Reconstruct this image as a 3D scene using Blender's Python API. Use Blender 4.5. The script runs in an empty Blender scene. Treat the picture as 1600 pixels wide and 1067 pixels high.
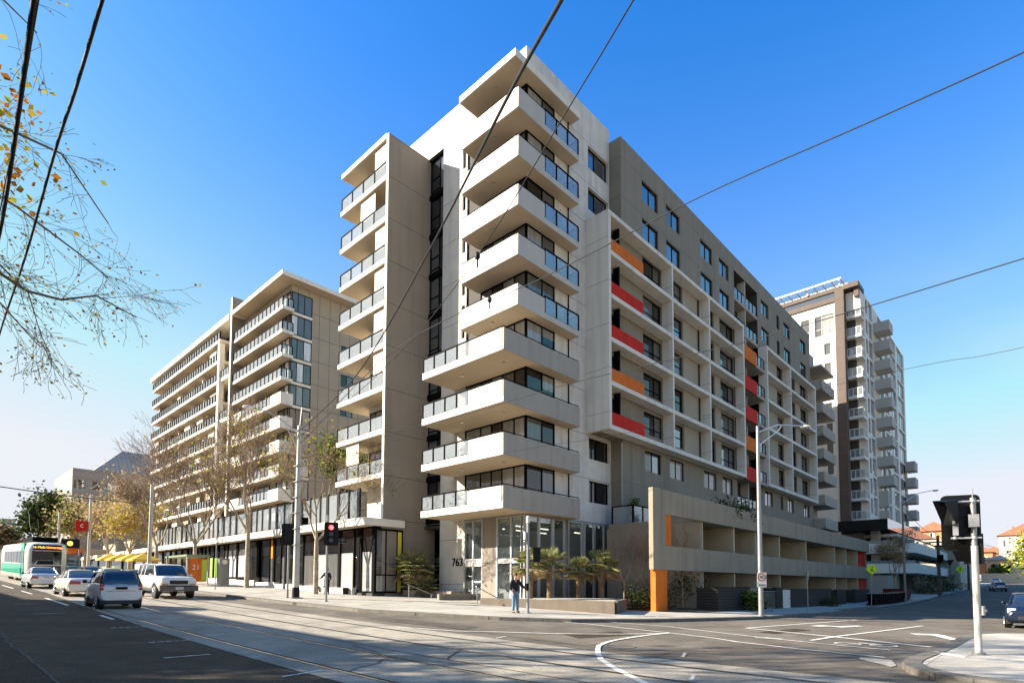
import bpy, bmesh, math, random
from math import sin, cos, pi, radians, exp, hypot
from mathutils import Vector, Matrix
random.seed(7)
sc = bpy.context.scene
COL = sc.collection
# ---------------------------------------------------------------- camera
FPX = 888.163
PIT, ROL, YAW = 5.41707917e-02, 3.69456702e-03, 7.55037792e-01
Fw = Vector((cos(PIT)*cos(YAW), cos(PIT)*sin(YAW), sin(PIT)))
Rt = Vector((sin(YAW), -cos(YAW), 0)); Up = Rt.cross(Fw)
R2 = Rt*cos(ROL)+Up*sin(ROL); U2 = Up*cos(ROL)-Rt*sin(ROL)
cd = bpy.data.cameras.new('camera'); cam = bpy.data.objects.new('camera', cd); COL.objects.link(cam)
cam.matrix_world = Matrix(((R2.x, U2.x, -Fw.x, 0), (R2.y, U2.y, -Fw.y, 0), (R2.z, U2.z, -Fw.z, 1.6), (0, 0, 0, 1)))
cd.sensor_width = 36; cd.lens = 36*FPX/1600; cd.shift_y = (864.644-533.5)/1600
cd.clip_start = .1; cd.clip_end = 4000
sc.camera = cam
# ---------------------------------------------------------------- light
SUN = Vector((-3.49, 3.51, 2.49)).normalized()
el = math.asin(SUN.z); az = math.atan2(SUN.x, SUN.y)
w = bpy.data.worlds.new("World"); sc.world = w; w.use_nodes = True
nt = w.node_tree; nt.nodes.clear()
sky = nt.nodes.new('ShaderNodeTexSky'); sky.sky_type = 'NISHITA'; sky.sun_disc = False
sky.sun_elevation = el; sky.sun_rotation = az; sky.air_density = 1.0; sky.dust_density = .6; sky.ozone_density = 1.6; sky.altitude = 50
hsv = nt.nodes.new('ShaderNodeHueSaturation'); hsv.inputs['Saturation'].default_value = 1.44; hsv.inputs['Value'].default_value = 1.2; hsv.inputs['Hue'].default_value = .510
bg = nt.nodes.new('ShaderNodeBackground'); bg.inputs['Strength'].default_value = .108
wo = nt.nodes.new('ShaderNodeOutputWorld')
# thin bright haze near the horizon, thicker toward the sun, with soft wisps
def wn(t, **k):
    n = nt.nodes.new(t)
    for a, b in k.items(): setattr(n, a, b)
    return n
def wmath(op, a, b=None, clamp=False):
    n = wn('ShaderNodeMath', operation=op, use_clamp=clamp)
    for i, v in enumerate((a, b)):
        if v is None: continue
        if hasattr(v, 'node'): nt.links.new(v, n.inputs[i])
        else: n.inputs[i].default_value = v
    return n.outputs[0]
tc = wn('ShaderNodeTexCoord'); sx = wn('ShaderNodeSeparateXYZ'); nt.links.new(tc.outputs['Generated'], sx.inputs[0])
zc = wmath('MAXIMUM', sx.outputs[2], 0.0)
lowf = wmath('POWER', wmath('SUBTRACT', 1.0, wmath('MULTIPLY', zc, 1.3), True), 2.1)
dv = wn('ShaderNodeVectorMath', operation='DOT_PRODUCT'); nt.links.new(tc.outputs['Generated'], dv.inputs[0]); dv.inputs[1].default_value = (SUN.x, SUN.y, 0)
sunf = wmath('MULTIPLY_ADD', dv.outputs['Value'], .50)
nt.nodes[sunf.node.name].inputs[2].default_value = 1.05
mp = wn('ShaderNodeMapping'); mp.inputs['Scale'].default_value = (1.3, 1.3, 4.2); nt.links.new(tc.outputs['Generated'], mp.inputs[0])
nz = wn('ShaderNodeTexNoise'); nz.inputs['Scale'].default_value = 2.1; nz.inputs['Detail'].default_value = 5; nz.inputs['Roughness'].default_value = .5; nt.links.new(mp.outputs[0], nz.inputs['Vector'])
wis = wmath('MULTIPLY', wmath('SUBTRACT', nz.outputs[0], .48, True), 3.0)
wisf = wmath('MULTIPLY', wis, wmath('POWER', wmath('SUBTRACT', 1.0, wmath('MULTIPLY', zc, 1.6), True), 2.2))
fac = wmath('ADD', wmath('MULTIPLY', lowf, sunf), wisf, True)
wm = wn('ShaderNodeMix', data_type='RGBA'); wm.inputs[7].default_value = (2.75, 2.82, 3.0, 1)
nt.links.new(sky.outputs[0], hsv.inputs['Color']); cap = wn('ShaderNodeVectorMath', operation='MINIMUM'); cap.inputs[1].default_value = (2.55, 2.72, 3.2); nt.links.new(hsv.outputs[0], cap.inputs[0]); nt.links.new(cap.outputs[0], wm.inputs[6]); nt.links.new(fac, wm.inputs[0]); nt.links.new(wm.outputs[2], bg.inputs[0]); nt.links.new(bg.outputs[0], wo.inputs[0])
sl = bpy.data.lights.new('sun', 'SUN'); sl.energy = 5.0; sl.angle = radians(.5); sl.color = (1, .94, .85)
so = bpy.data.objects.new('sun', sl); COL.objects.link(so); so.rotation_euler = SUN.to_track_quat('Z', 'Y').to_euler()
so.location = (-40, 40, 60)
sc.view_settings.view_transform = 'Standard'; sc.view_settings.look = 'None'; sc.view_settings.gamma = 1
sc.view_settings.exposure = 1.54
sc.cycles.max_bounces = 6; sc.cycles.diffuse_bounces = 3; sc.cycles.glossy_bounces = 3; sc.cycles.transparent_max_bounces = 12; sc.cycles.transmission_bounces = 4
sc.cycles.caustics_reflective = False; sc.cycles.caustics_refractive = False
# ---------------------------------------------------------------- ground height
def zy(Y):
    t = max(0, Y-3)
    return .032*(t-8*(1-exp(-t/8))) if Y < 150 else .032*139+.008*(Y-150)
ZX = [(0, 0), (20, 0), (36, -.2), (50, -.35), (66, -.35), (86, .1), (128, .95), (200, 2.6), (400, 6)]
def zx(X):
    if X <= 0: return 0
    for (a, b), (c, d) in zip(ZX, ZX[1:]):
        if X <= c: return b+(d-b)*(X-a)/(c-a)
    return 6
def G(X, Y): return zy(Y)+zx(X)
# ---------------------------------------------------------------- mesh builder
class MB:
    def __init__(s): s.v = []; s.f = []; s.m = []; s.sm = []
    def add(s, vs, fs, m=0, smooth=False):
        o = len(s.v); s.v += [tuple(p) for p in vs]
        for f in fs: s.f.append(tuple(i+o for i in f)); s.m.append(m); s.sm.append(smooth)
        return s
    def box(s, x0, x1, y0, y1, z0, z1, m=0):
        if x0 > x1: x0, x1 = x1, x0
        if y0 > y1: y0, y1 = y1, y0
        if z0 > z1: z0, z1 = z1, z0
        return s.add([(x0,y0,z0),(x1,y0,z0),(x1,y1,z0),(x0,y1,z0),(x0,y0,z1),(x1,y0,z1),(x1,y1,z1),(x0,y1,z1)],
            [(0,3,2,1),(4,5,6,7),(0,1,5,4),(1,2,6,5),(2,3,7,6),(3,0,4,7)], m)
    def quad(s, a, b, c, d, m=0): return s.add([a,b,c,d], [(0,1,2,3)], m)
    def prism(s, pts, z0, z1, m=0):
        n = len(pts); vs = [(x,y,z0) for x,y in pts]+[(x,y,z1) for x,y in pts]
        return s.add(vs, [tuple(range(n-1,-1,-1)), tuple(range(n,2*n))]+[(i,(i+1)%n,n+(i+1)%n,n+i) for i in range(n)], m)
    def tube(s, p0, p1, r0, r1=None, n=6, m=0, cap=True, smooth=True):
        r1 = r0 if r1 is None else r1
        p0 = Vector(p0); p1 = Vector(p1); d = (p1-p0)
        if d.length < 1e-6: return s
        d.normalize(); a = d.orthogonal().normalized(); b = d.cross(a)
        vs = [p0+(a*cos(2*pi*i/n)+b*sin(2*pi*i/n))*r0 for i in range(n)]+[p1+(a*cos(2*pi*i/n)+b*sin(2*pi*i/n))*r1 for i in range(n)]
        s.add(vs, [(i,(i+1)%n,n+(i+1)%n,n+i) for i in range(n)], m, smooth)
        if cap: s.add(vs[:n], [tuple(range(n-1,-1,-1))], m); s.add(vs[n:], [tuple(range(n))], m)
        return s
    def path(s, pts, rs, n=5, m=0):
        for i in range(len(pts)-1):
            s.tube(pts[i], pts[i+1], rs[i] if hasattr(rs,'__len__') else rs, rs[i+1] if hasattr(rs,'__len__') else rs, n, m, cap=(i in (0,len(pts)-2)))
        return s
    def loft(s, rings, m=0, smooth=True, cap=True):
        n = len(rings[0]); o = [p for r in rings for p in r]
        s.add(o, [(k*n+i, k*n+(i+1)%n, (k+1)*n+(i+1)%n, (k+1)*n+i) for k in range(len(rings)-1) for i in range(n)], m, smooth)
        if cap: s.add(rings[0], [tuple(range(n-1,-1,-1))], m); s.add(rings[-1], [tuple(range(n))], m)
        return s
    def ball(s, c, r, m=0, nu=8, nv=6, sz=1):
        rings = []
        for j in range(nv+1):
            t = pi*j/nv; rings.append([(c[0]+r*sin(t)*cos(2*pi*i/nu), c[1]+r*sin(t)*sin(2*pi*i/nu), c[2]-r*sz*cos(t)) for i in range(nu)])
        rings[0] = [(c[0]+.01*r*cos(2*pi*i/nu), c[1]+.01*r*sin(2*pi*i/nu), c[2]-r*sz) for i in range(nu)]
        rings[-1] = [(c[0]+.01*r*cos(2*pi*i/nu), c[1]+.01*r*sin(2*pi*i/nu), c[2]+r*sz) for i in range(nu)]
        return s.loft(rings, m)
    def build(s, name, mats, parent=None, bevel=0):
        if not isinstance(mats, (list, tuple)): mats = [mats]
        o0 = org(parent)
        me = bpy.data.meshes.new(name)
        me.from_pydata([(x-o0[0], y-o0[1], z-o0[2]) for x, y, z in s.v], [], s.f)
        for mt in mats: me.materials.append(mt)
        me.polygons.foreach_set('material_index', s.m); me.polygons.foreach_set('use_smooth', s.sm)
        me.update()
        ob = bpy.data.objects.new(name, me); COL.objects.link(ob)
        if parent is not None: ob.parent = parent; ORG[ob.name] = o0
        if bevel:
            b = ob.modifiers.new('bevel', 'BEVEL'); b.width = bevel; b.segments = 2; b.limit_method = 'ANGLE'
        return ob
ORG = {}
def org(p): return ORG.get(p.name, (0,0,0)) if p is not None else (0,0,0)
def thing(name, label, cat, loc=(0,0,0), group=None, rot=None, kind=None):
    o = bpy.data.objects.new(name, None); COL.objects.link(o); o.location = loc; o.empty_display_size = .3
    if rot is None: ORG[o.name] = tuple(loc)
    else: ORG[o.name] = (0,0,0); o.rotation_euler = (0,0,rot)
    return tag(o, label, cat, group, kind)
def tag(o, label=None, cat=None, group=None, kind=None):
    if label: o['label'] = label
    if cat: o['category'] = cat
    if group: o['group'] = group
    if kind: o['kind'] = kind
    return o
def dup(root, loc, label, rot=0):
    def cp(o, par):
        c = o.copy(); COL.objects.link(c); c.parent = par
        for ch in list(o.children): cp(ch, c)
        return c
    r = cp(root, None); r.location = loc; r.rotation_euler = (0,0,rot); r['label'] = label
    return r
def text(body, size, mat, parent, loc, rotm, name='lettering', ext=.004, align='CENTER'):
    cu = bpy.data.curves.new(name, 'FONT'); cu.body = body; cu.size = size; cu.extrude = ext; cu.align_x = align; cu.align_y = 'CENTER'
    t_ = bpy.data.objects.new('tmp', cu); COL.objects.link(t_); bpy.context.view_layer.update()
    me = bpy.data.meshes.new_from_object(t_.evaluated_get(bpy.context.evaluated_depsgraph_get())); bpy.data.objects.remove(t_); bpy.data.curves.remove(cu)
    me.materials.clear(); me.materials.append(mat); o = bpy.data.objects.new(name, me); COL.objects.link(o)
    o0 = org(parent); o.parent = parent
    o.matrix_local = Matrix.Translation((loc[0]-o0[0], loc[1]-o0[1], loc[2]-o0[2])) @ rotm
    return o
FACE_NX = Matrix(((0,0,-1,0),(-1,0,0,0),(0,1,0,0),(0,0,0,1)))   # text read by someone looking +X
FACE_NY = Matrix(((1,0,0,0),(0,0,-1,0),(0,1,0,0),(0,0,0,1)))    # text read by someone looking +Y
# ---------------------------------------------------------------- materials
def mat(name, col, rough=.8, noise=0, nscale=1.0, bump=0, bscale=40, metal=0, spec=.3, coat=0, joints=None, vstreak=0, col2=None, jw=.018, speck=0):
    if metal < .3 and max(col)-min(col) < .2: col = (col[0]*1.045, col[1]*1.0, col[2]*.89); col2 = None
    m = bpy.data.materials.new(name); m.use_nodes = True; nt = m.node_tree; b = nt.nodes['Principled BSDF']
    b.inputs['Base Color'].default_value = (*col, 1); b.inputs['Roughness'].default_value = rough; b.inputs['Metallic'].default_value = metal
    b.inputs['Specular IOR Level'].default_value = spec; b.inputs['Coat Weight'].default_value = coat; b.inputs['Coat Roughness'].default_value = .03
    N = nt.nodes.new; Lk = nt.links.new
    out = None
    if noise or bump or joints or vstreak:
        geo = N('ShaderNodeNewGeometry')
    if noise or vstreak or joints:
        rgb = N('ShaderNodeRGB'); rgb.outputs[0].default_value = (*col, 1); out = rgb.outputs[0]
    if noise:
        n = N('ShaderNodeTexNoise'); n.inputs['Scale'].default_value = nscale; n.inputs['Detail'].default_value = 6; n.inputs['Roughness'].default_value = .62
        Lk(geo.outputs['Position'], n.inputs['Vector'])
        mr = N('ShaderNodeMapRange'); mr.inputs[1].default_value = .28; mr.inputs[2].default_value = .72; Lk(n.outputs[0], mr.inputs[0])
        mx = N('ShaderNodeMix'); mx.data_type = 'RGBA'
        lo = col2 or tuple(c*(1-noise) for c in col); hi = tuple(min(1, c*(1+noise*.7)) for c in col)
        mx.inputs[6].default_value = (*lo, 1); mx.inputs[7].default_value = (*hi, 1); Lk(mr.outputs[0], mx.inputs[0]); out = mx.outputs[2]
    if speck:
        n = N('ShaderNodeTexNoise'); n.inputs['Scale'].default_value = 38; n.inputs['Detail'].default_value = 4; n.inputs['Roughness'].default_value = .8; Lk(geo.outputs['Position'], n.inputs['Vector'])
        mr = N('ShaderNodeMapRange'); mr.inputs[1].default_value = .35; mr.inputs[2].default_value = .68; mr.inputs[3].default_value = 1-speck; mr.inputs[4].default_value = 1+speck; Lk(n.outputs[0], mr.inputs[0])
        mu = N('ShaderNodeMix'); mu.data_type = 'RGBA'; mu.blend_type = 'MULTIPLY'; mu.inputs[0].default_value = 1; Lk(out, mu.inputs[6]); Lk(mr.outputs[0], mu.inputs[7]); out = mu.outputs[2]
        n = N('ShaderNodeTexNoise'); n.inputs['Scale'].default_value = .35; n.inputs['Detail'].default_value = 3; n.inputs['Distortion'].default_value = 1.5; Lk(geo.outputs['Position'], n.inputs['Vector'])
        mr = N('ShaderNodeMapRange'); mr.inputs[1].default_value = .35; mr.inputs[2].default_value = .65; mr.inputs[3].default_value = .78; mr.inputs[4].default_value = 1.15; Lk(n.outputs[0], mr.inputs[0])
        mu = N('ShaderNodeMix'); mu.data_type = 'RGBA'; mu.blend_type = 'MULTIPLY'; mu.inputs[0].default_value = 1; Lk(out, mu.inputs[6]); Lk(mr.outputs[0], mu.inputs[7]); out = mu.outputs[2]
    if vstreak:
        mp = N('ShaderNodeMapping'); mp.inputs['Scale'].default_value = (2.2, 2.2, .12); Lk(geo.outputs['Position'], mp.inputs[0])
        n = N('ShaderNodeTexNoise'); n.inputs['Scale'].default_value = 1; n.inputs['Detail'].default_value = 5; Lk(mp.outputs[0], n.inputs['Vector'])
        mr = N('ShaderNodeMapRange'); mr.inputs[1].default_value = .5; mr.inputs[2].default_value = .75; mr.inputs[3].default_value = 1; mr.inputs[4].default_value = 1-vstreak; Lk(n.outputs[0], mr.inputs[0])
        mu = N('ShaderNodeMix'); mu.data_type = 'RGBA'; mu.blend_type = 'MULTIPLY'; mu.inputs[0].default_value = 1; Lk(out, mu.inputs[6]); Lk(mr.outputs[0], mu.inputs[7]); out = mu.outputs[2]
    if joints:
        sep = N('ShaderNodeSeparateXYZ'); Lk(geo.outputs['Position'], sep.inputs[0]); acc = None
        for ax, (per, off) in joints.items():
            a = N('ShaderNodeMath'); a.operation = 'SUBTRACT'; Lk(sep.outputs['XYZ'.index(ax)], a.inputs[0]); a.inputs[1].default_value = off
            p = N('ShaderNodeMath'); p.operation = 'PINGPONG'; Lk(a.outputs[0], p.inputs[0]); p.inputs[1].default_value = per/2
            l = N('ShaderNodeMath'); l.operation = 'LESS_THAN'; Lk(p.outputs[0], l.inputs[0]); l.inputs[1].default_value = jw
            if acc is None: acc = l.outputs[0]
            else:
                x = N('ShaderNodeMath'); x.operation = 'MAXIMUM'; Lk(acc, x.inputs[0]); Lk(l.outputs[0], x.inputs[1]); acc = x.outputs[0]
        mx = N('ShaderNodeMix'); mx.data_type = 'RGBA'; Lk(acc, mx.inputs[0]); Lk(out, mx.inputs[6]); mx.inputs[7].default_value = (*(c*.32 for c in col), 1); out = mx.outputs[2]
    if out is not None: Lk(out, b.inputs['Base Color'])
    if bump:
        n = N('ShaderNodeTexNoise'); n.inputs['Scale'].default_value = bscale; n.inputs['Detail'].default_value = 5; Lk(geo.outputs['Position'], n.inputs['Vector'])
        bp = N('ShaderNodeBump'); bp.inputs['Strength'].default_value = bump; bp.inputs['Distance'].default_value = .05; Lk(n.outputs[0], bp.inputs['Height']); Lk(bp.outputs[0], b.inputs['Normal'])
    return m
def glass(name, tint, clear=.5, milk=.2, rough=.02):
    m = bpy.data.materials.new(name); m.use_nodes = True; nt = m.node_tree; nt.nodes.clear(); N = nt.nodes.new; Lk = nt.links.new
    o = N('ShaderNodeOutputMaterial'); tr = N('ShaderNodeBsdfTransparent'); tr.inputs[0].default_value = (*tint, 1)
    gl = N('ShaderNodeBsdfGlossy'); gl.inputs['Roughness'].default_value = rough; gl.inputs['Color'].default_value = (.95, .97, 1, 1)
    df = N('ShaderNodeBsdfDiffuse'); df.inputs[0].default_value = (.75*tint[0]+.15, .75*tint[1]+.15, .75*tint[2]+.15, 1)
    a = N('ShaderNodeMixShader'); a.inputs[0].default_value = milk; Lk(tr.outputs[0], a.inputs[1]); Lk(df.outputs[0], a.inputs[2])
    fr = N('ShaderNodeFresnel'); fr.inputs[0].default_value = 1.5
    mr = N('ShaderNodeMapRange'); mr.inputs[3].default_value = 1-clear; mr.inputs[4].default_value = .6; Lk(fr.outputs[0], mr.inputs[0])
    b = N('ShaderNodeMixShader'); Lk(mr.outputs[0], b.inputs[0]); Lk(a.outputs[0], b.inputs[1]); Lk(gl.outputs[0], b.inputs[2])
    Lk(b.outputs[0], o.inputs[0]); return m
def pane_mat(name, col, rough=.5, refl=.1, tint=(.93,.94,.96)):
    # window glass with the room or blind behind it: base layer under a mirror-like coat
    m = bpy.data.materials.new(name); m.use_nodes = True; nt = m.node_tree; nt.nodes.clear(); N = nt.nodes.new; Lk = nt.links.new
    o = N('ShaderNodeOutputMaterial'); df = N('ShaderNodeBsdfDiffuse'); df.inputs[0].default_value = (*col, 1)
    geo = N('ShaderNodeNewGeometry'); n = N('ShaderNodeTexNoise'); n.inputs['Scale'].default_value = .9; Lk(geo.outputs['Position'], n.inputs['Vector'])
    mx = N('ShaderNodeMix'); mx.data_type = 'RGBA'; mx.inputs[6].default_value = (*(c*.45 for c in col), 1); mx.inputs[7].default_value = (*(min(1, c*1.35) for c in col), 1)
    mp = N('ShaderNodeMapping'); mp.inputs['Scale'].default_value = (5, 5, .4); Lk(geo.outputs['Position'], mp.inputs[0]); Lk(mp.outputs[0], n.inputs['Vector'])
    Lk(n.outputs[0], mx.inputs[0]); Lk(mx.outputs[2], df.inputs[0])
    gl = N('ShaderNodeBsdfGlossy'); gl.inputs['Roughness'].default_value = .015; gl.inputs['Color'].default_value = (*tint, 1)
    n2 = N('ShaderNodeTexNoise'); n2.inputs['Scale'].default_value = .7; n2.inputs['Detail'].default_value = 1; Lk(geo.outputs['Position'], n2.inputs['Vector'])
    bp = N('ShaderNodeBump'); bp.inputs['Strength'].default_value = .25; bp.inputs['Distance'].default_value = .02; Lk(n2.outputs[0], bp.inputs['Height']); Lk(bp.outputs[0], gl.inputs['Normal'])
    fr = N('ShaderNodeFresnel'); fr.inputs[0].default_value = 1.5
    mr = N('ShaderNodeMapRange'); mr.inputs[3].default_value = refl; mr.inputs[4].default_value = 1; Lk(fr.outputs[0], mr.inputs[0])
    b = N('ShaderNodeMixShader'); Lk(mr.outputs[0], b.inputs[0]); Lk(df.outputs[0], b.inputs[1]); Lk(gl.outputs[0], b.inputs[2]); Lk(b.outputs[0], o.inputs[0]); return m
def emit(name, col, s):
    m = bpy.data.materials.new(name); m.use_nodes = True; b = m.node_tree.nodes['Principled BSDF']; b.inputs['Base Color'].default_value = (*col, 1)
    b.inputs['Emission Color'].default_value = (*col, 1); b.inputs['Emission Strength'].default_value = s; return m
M = {}
M['white'] = mat('white_render', (.82,.79,.74), .85, .06, .5, .15, 30, vstreak=.22)
M['edge'] = mat('pale_slab_edge', (.74,.70,.645), .85, .08, .6, .15, 30, vstreak=.15)
M['soffit'] = mat('soffit_bounce_tone', (.52,.43,.34), .85, .05, .6)  # warm light bounced up from the street is put into this colour
M['beige'] = mat('beige_parapet', (.36,.33,.295), .85, .07, .5, .1, 40, vstreak=.2)
M['pale'] = mat('textured_pale_wall', (.66,.625,.585), .9, .13, 1.3, .9, 9, joints={'Z': (3, 2.85)}, vstreak=.22)
M['frame'] = mat('facade_frame_concrete', (.70,.665,.62), .85, .07, .5, .1, 40, joints={'Z': (3, 1.1)}, vstreak=.2, jw=.014)
M['grey'] = mat('brown_grey_panel', (.25,.22,.18), .85, .08, .5, .1, 40, joints={'Z': (3, 2.9), 'X': (2.42, 1.1)}, jw=.012, vstreak=.2)
M['fin'] = mat('fin_panel', (.27,.235,.2), .85, .09, .4, .1, 40, joints={'Z': (3, 2.95)}, vstreak=.15)
M['core'] = mat('core_panel', (.60,.575,.55), .88, .11, 1.0, .6, 9, joints={'Z': (3, 1.6)}, vstreak=.2)
M['podium'] = mat('podium_panel', (.31,.262,.205), .85, .10, .6, .15, 30, joints={'X': (5.6, 32.9)}, jw=.012, vstreak=.22)
M['sand'] = mat('side_panel_sand', (.36,.315,.255), .85, .08, .5, joints={'Z': (3.15, 2.4), 'X': (1.5, .05)}, jw=.03)
M['dark'] = mat('dark_aluminium', (.006,.0055,.0055), .7, spec=.04)
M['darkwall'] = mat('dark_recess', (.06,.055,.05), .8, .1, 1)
M['red'] = mat('red_panel', (.56,.028,.016), .7, .18, 1.2, spec=.1, joints={'X': (1.46, .3)}, jw=.01, vstreak=.15)
M['orange'] = mat('orange_panel', (.66,.16,.022), .7, .16, 1.2, spec=.1, joints={'X': (1.46, .3)}, jw=.01, vstreak=.15)
M['glassbal'] = glass('balcony_glass', (.78,.81,.79), .95, .2)
M['glassclr'] = glass('clear_glass', (.72,.78,.74), .9, .05)
M['p_dark'] = pane_mat('pane_dark', (.012,.013,.014), refl=.04)
M['p_blue'] = pane_mat('pane_sky', (.04,.05,.06), refl=.26)
M['p_blind'] = pane_mat('pane_blind', (.33,.315,.285), refl=.05)
M['p_half'] = pane_mat('pane_curtain', (.12,.115,.105), refl=.06)
M['louvre'] = mat('louvre', (.60,.55,.48), .6, joints={'Z': (.11, 0)}, jw=.018)
M['steel'] = mat('galvanised_steel', (.30,.29,.275), .45, .12, 6, metal=.55, spec=.5)
M['alu'] = mat('aluminium', (.55,.53,.5), .4, metal=.6)
M['black'] = mat('black_paint', (.006,.006,.006), .5, spec=.25)
M['wire'] = mat('overhead_cable', (.012,.011,.01), .6)
M['asph'] = mat('asphalt', (.175,.15,.125), .9, .2, 1.6, .5, 60, spec=.2, speck=.45)
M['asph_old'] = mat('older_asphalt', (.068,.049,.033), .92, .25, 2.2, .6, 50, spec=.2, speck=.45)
M['bed'] = mat('tram_track_concrete', (.35,.31,.26), .9, .18, 2.5, .4, 50, joints={'Y': (7.4, 1.2)}, jw=.012, speck=.35)
M['pave'] = mat('bluestone_paving', (.42,.39,.35), .85, .14, 1.8, .2, 40, joints={'X': (.9, 0), 'Y': (.6, 0)}, jw=.007, speck=.15)
M['pave2'] = mat('concrete_footpath', (.46,.42,.37), .85, .12, 1.2, .2, 40, joints={'X': (1.5, 0), 'Y': (1.5, .2)}, jw=.008, speck=.12)
M['kerb'] = mat('bluestone_kerb', (.17,.155,.135), .85, .3, 3, .4, 30, joints={'X': (1.2, .1)}, jw=.01)
M['paint'] = mat('road_paint', (.74,.71,.66), .8, .3, 9)
M['paintold'] = mat('worn_paint', (.36,.34,.31), .85, .4, 6)
M['rail'] = mat('polished_rail', (.62,.6,.57), .22, metal=.9)
M['groove'] = mat('rail_groove', (.025,.022,.02), .8)
M['tar'] = mat('tar_seam', (.025,.024,.023), .7, .3, 4)
M['iron'] = mat('cast_iron', (.3,.28,.25), .6, .3, 14, .5, 30, metal=.4)
M['brick'] = mat('dark_brick', (.045,.038,.035), .8, .3, 3, joints={'Z': (.16, 0)}, jw=.022)
M['soil'] = mat('garden_soil', (.07,.05,.035), .95, .4, 6, .8, 20)
M['bark'] = mat('plane_bark', (.40,.34,.26), .85, .45, 5, .4, 20)
M['twig'] = mat('twig_bark', (.20,.135,.09), .85, .2, 3)
M['shop'] = mat('shop_black', (.006,.006,.0065), .35, spec=.3)
M['tile'] = mat('terracotta_tile', (.40,.16,.08), .8, .25, 4, joints={'Z': (.33, 0)}, jw=.05)
M['orangebrick'] = mat('orange_brick', (.50,.24,.11), .85, .12, 2)
M['creambrick'] = mat('cream_brick', (.62,.52,.38), .85, .1, 2)
M['greybldg'] = mat('grey_render', (.30,.29,.28), .85, .07, .3, joints={'Z': (1.5, 0)}, jw=.02)
M['stone'] = mat('taupe_render', (.40,.36,.32), .85, .07, .3)
M['roofgrey'] = mat('grey_roof_sheet', (.42,.38,.33), .7, .05, .3, joints={'X': (.8, 0)}, jw=.03)
M['twhite'] = mat('tower_white', (.74,.72,.69), .8, .04, .3)
M['tbrown'] = mat('tower_brown_tile', (.115,.085,.07), .55, .1, .8, joints={'Z': (1.5, .2), 'Y': (1.0, .45), 'X': (1.0, 0)}, jw=.012)
M['tgrey'] = mat('tower_grey', (.42,.41,.4), .8, .05, .4)
M['teal'] = pane_mat('teal_glass', (.30,.38,.38), refl=.35)
M['cream'] = mat('hall_cream', (.30,.30,.25), .85, .06, .4)
def leafmat(n, a, b):
    m = bpy.data.materials.new(n); m.use_nodes = True; nt = m.node_tree; nt.nodes.clear(); N = nt.nodes.new; Lk = nt.links.new
    o = N('ShaderNodeOutputMaterial'); g_ = N('ShaderNodeNewGeometry'); mx = N('ShaderNodeMix'); mx.data_type = 'RGBA'
    mx.inputs[6].default_value = (*a, 1); mx.inputs[7].default_value = (*b, 1); Lk(g_.outputs['Random Per Island'], mx.inputs[0])
    d = N('ShaderNodeBsdfDiffuse'); t = N('ShaderNodeBsdfTranslucent'); Lk(mx.outputs[2], d.inputs[0]); Lk(mx.outputs[2], t.inputs[0])
    s = N('ShaderNodeMixShader'); s.inputs[0].default_value = .35; Lk(d.outputs[0], s.inputs[1]); Lk(t.outputs[0], s.inputs[2]); Lk(s.outputs[0], o.inputs[0]); return m
M['leaf_au'] = leafmat('autumn_leaf', (.55,.36,.03), (.30,.34,.04))
M['leaf_or'] = leafmat('orange_leaf', (.55,.2,.015), (.22,.09,.015))
M['leaf_pale'] = leafmat('faded_plane_leaf', (.55,.46,.20), (.55,.38,.2))
M['leaf_dk'] = leafmat('dark_leaf', (.035,.05,.02), (.09,.11,.035))
M['leaf_gr'] = leafmat('green_leaf', (.10,.17,.03), (.34,.38,.07))
M['leaf_br'] = leafmat('brown_leaf', (.32,.2,.12), (.45,.32,.2))
M['palm'] = leafmat('palm_leaf', (.10,.13,.035), (.48,.45,.2))
M['palmdry'] = leafmat('palm_dry', (.42,.32,.17), (.28,.2,.1))
M['ltgreen'] = mat('light_green', (.1,.55,.33), .5)
M['stone2'] = mat('warm_sand_wall', (.36,.30,.23), .85, .08, .5)  # even warm sand for the rear wall and dividers
M['greenglass'] = pane_mat('green_office_glass', (.08,.22,.17), refl=.12)
M['pebble'] = mat('white_pebbles', (.62,.58,.52), .9, .35, 18, .8, 30)
M['woodpole'] = mat('weathered_timber_pole', (.10,.08,.065), .9, .3, 3, .4, 20)
M['darkred'] = mat('dark_red_steel', (.12,.02,.018), .7, .2, 2)
M['umb'] = mat('yellow_canvas', (.78,.50,.06), .8)
M['shelter'] = mat('shelter_green', (.2,.26,.14), .5)
M['limep'] = mat('lime_print', (.5,.6,.06), .5)
M['patch'] = mat('asphalt_patch', (.12,.10,.084), .92, .2, 3, .5, 60, spec=.2, speck=.4)
M['planter_shade'] = mat('shade_toned_planter_render', (.13,.105,.085), .85, .12, 1.5, .2, 30, vstreak=.2)  # shade on the planter face put into an even dark colour
M['asph_dk'] = mat('darker_lane_asphalt', (.092,.069,.047), .92, .2, 2, .6, 50, spec=.2, speck=.45)
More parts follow.
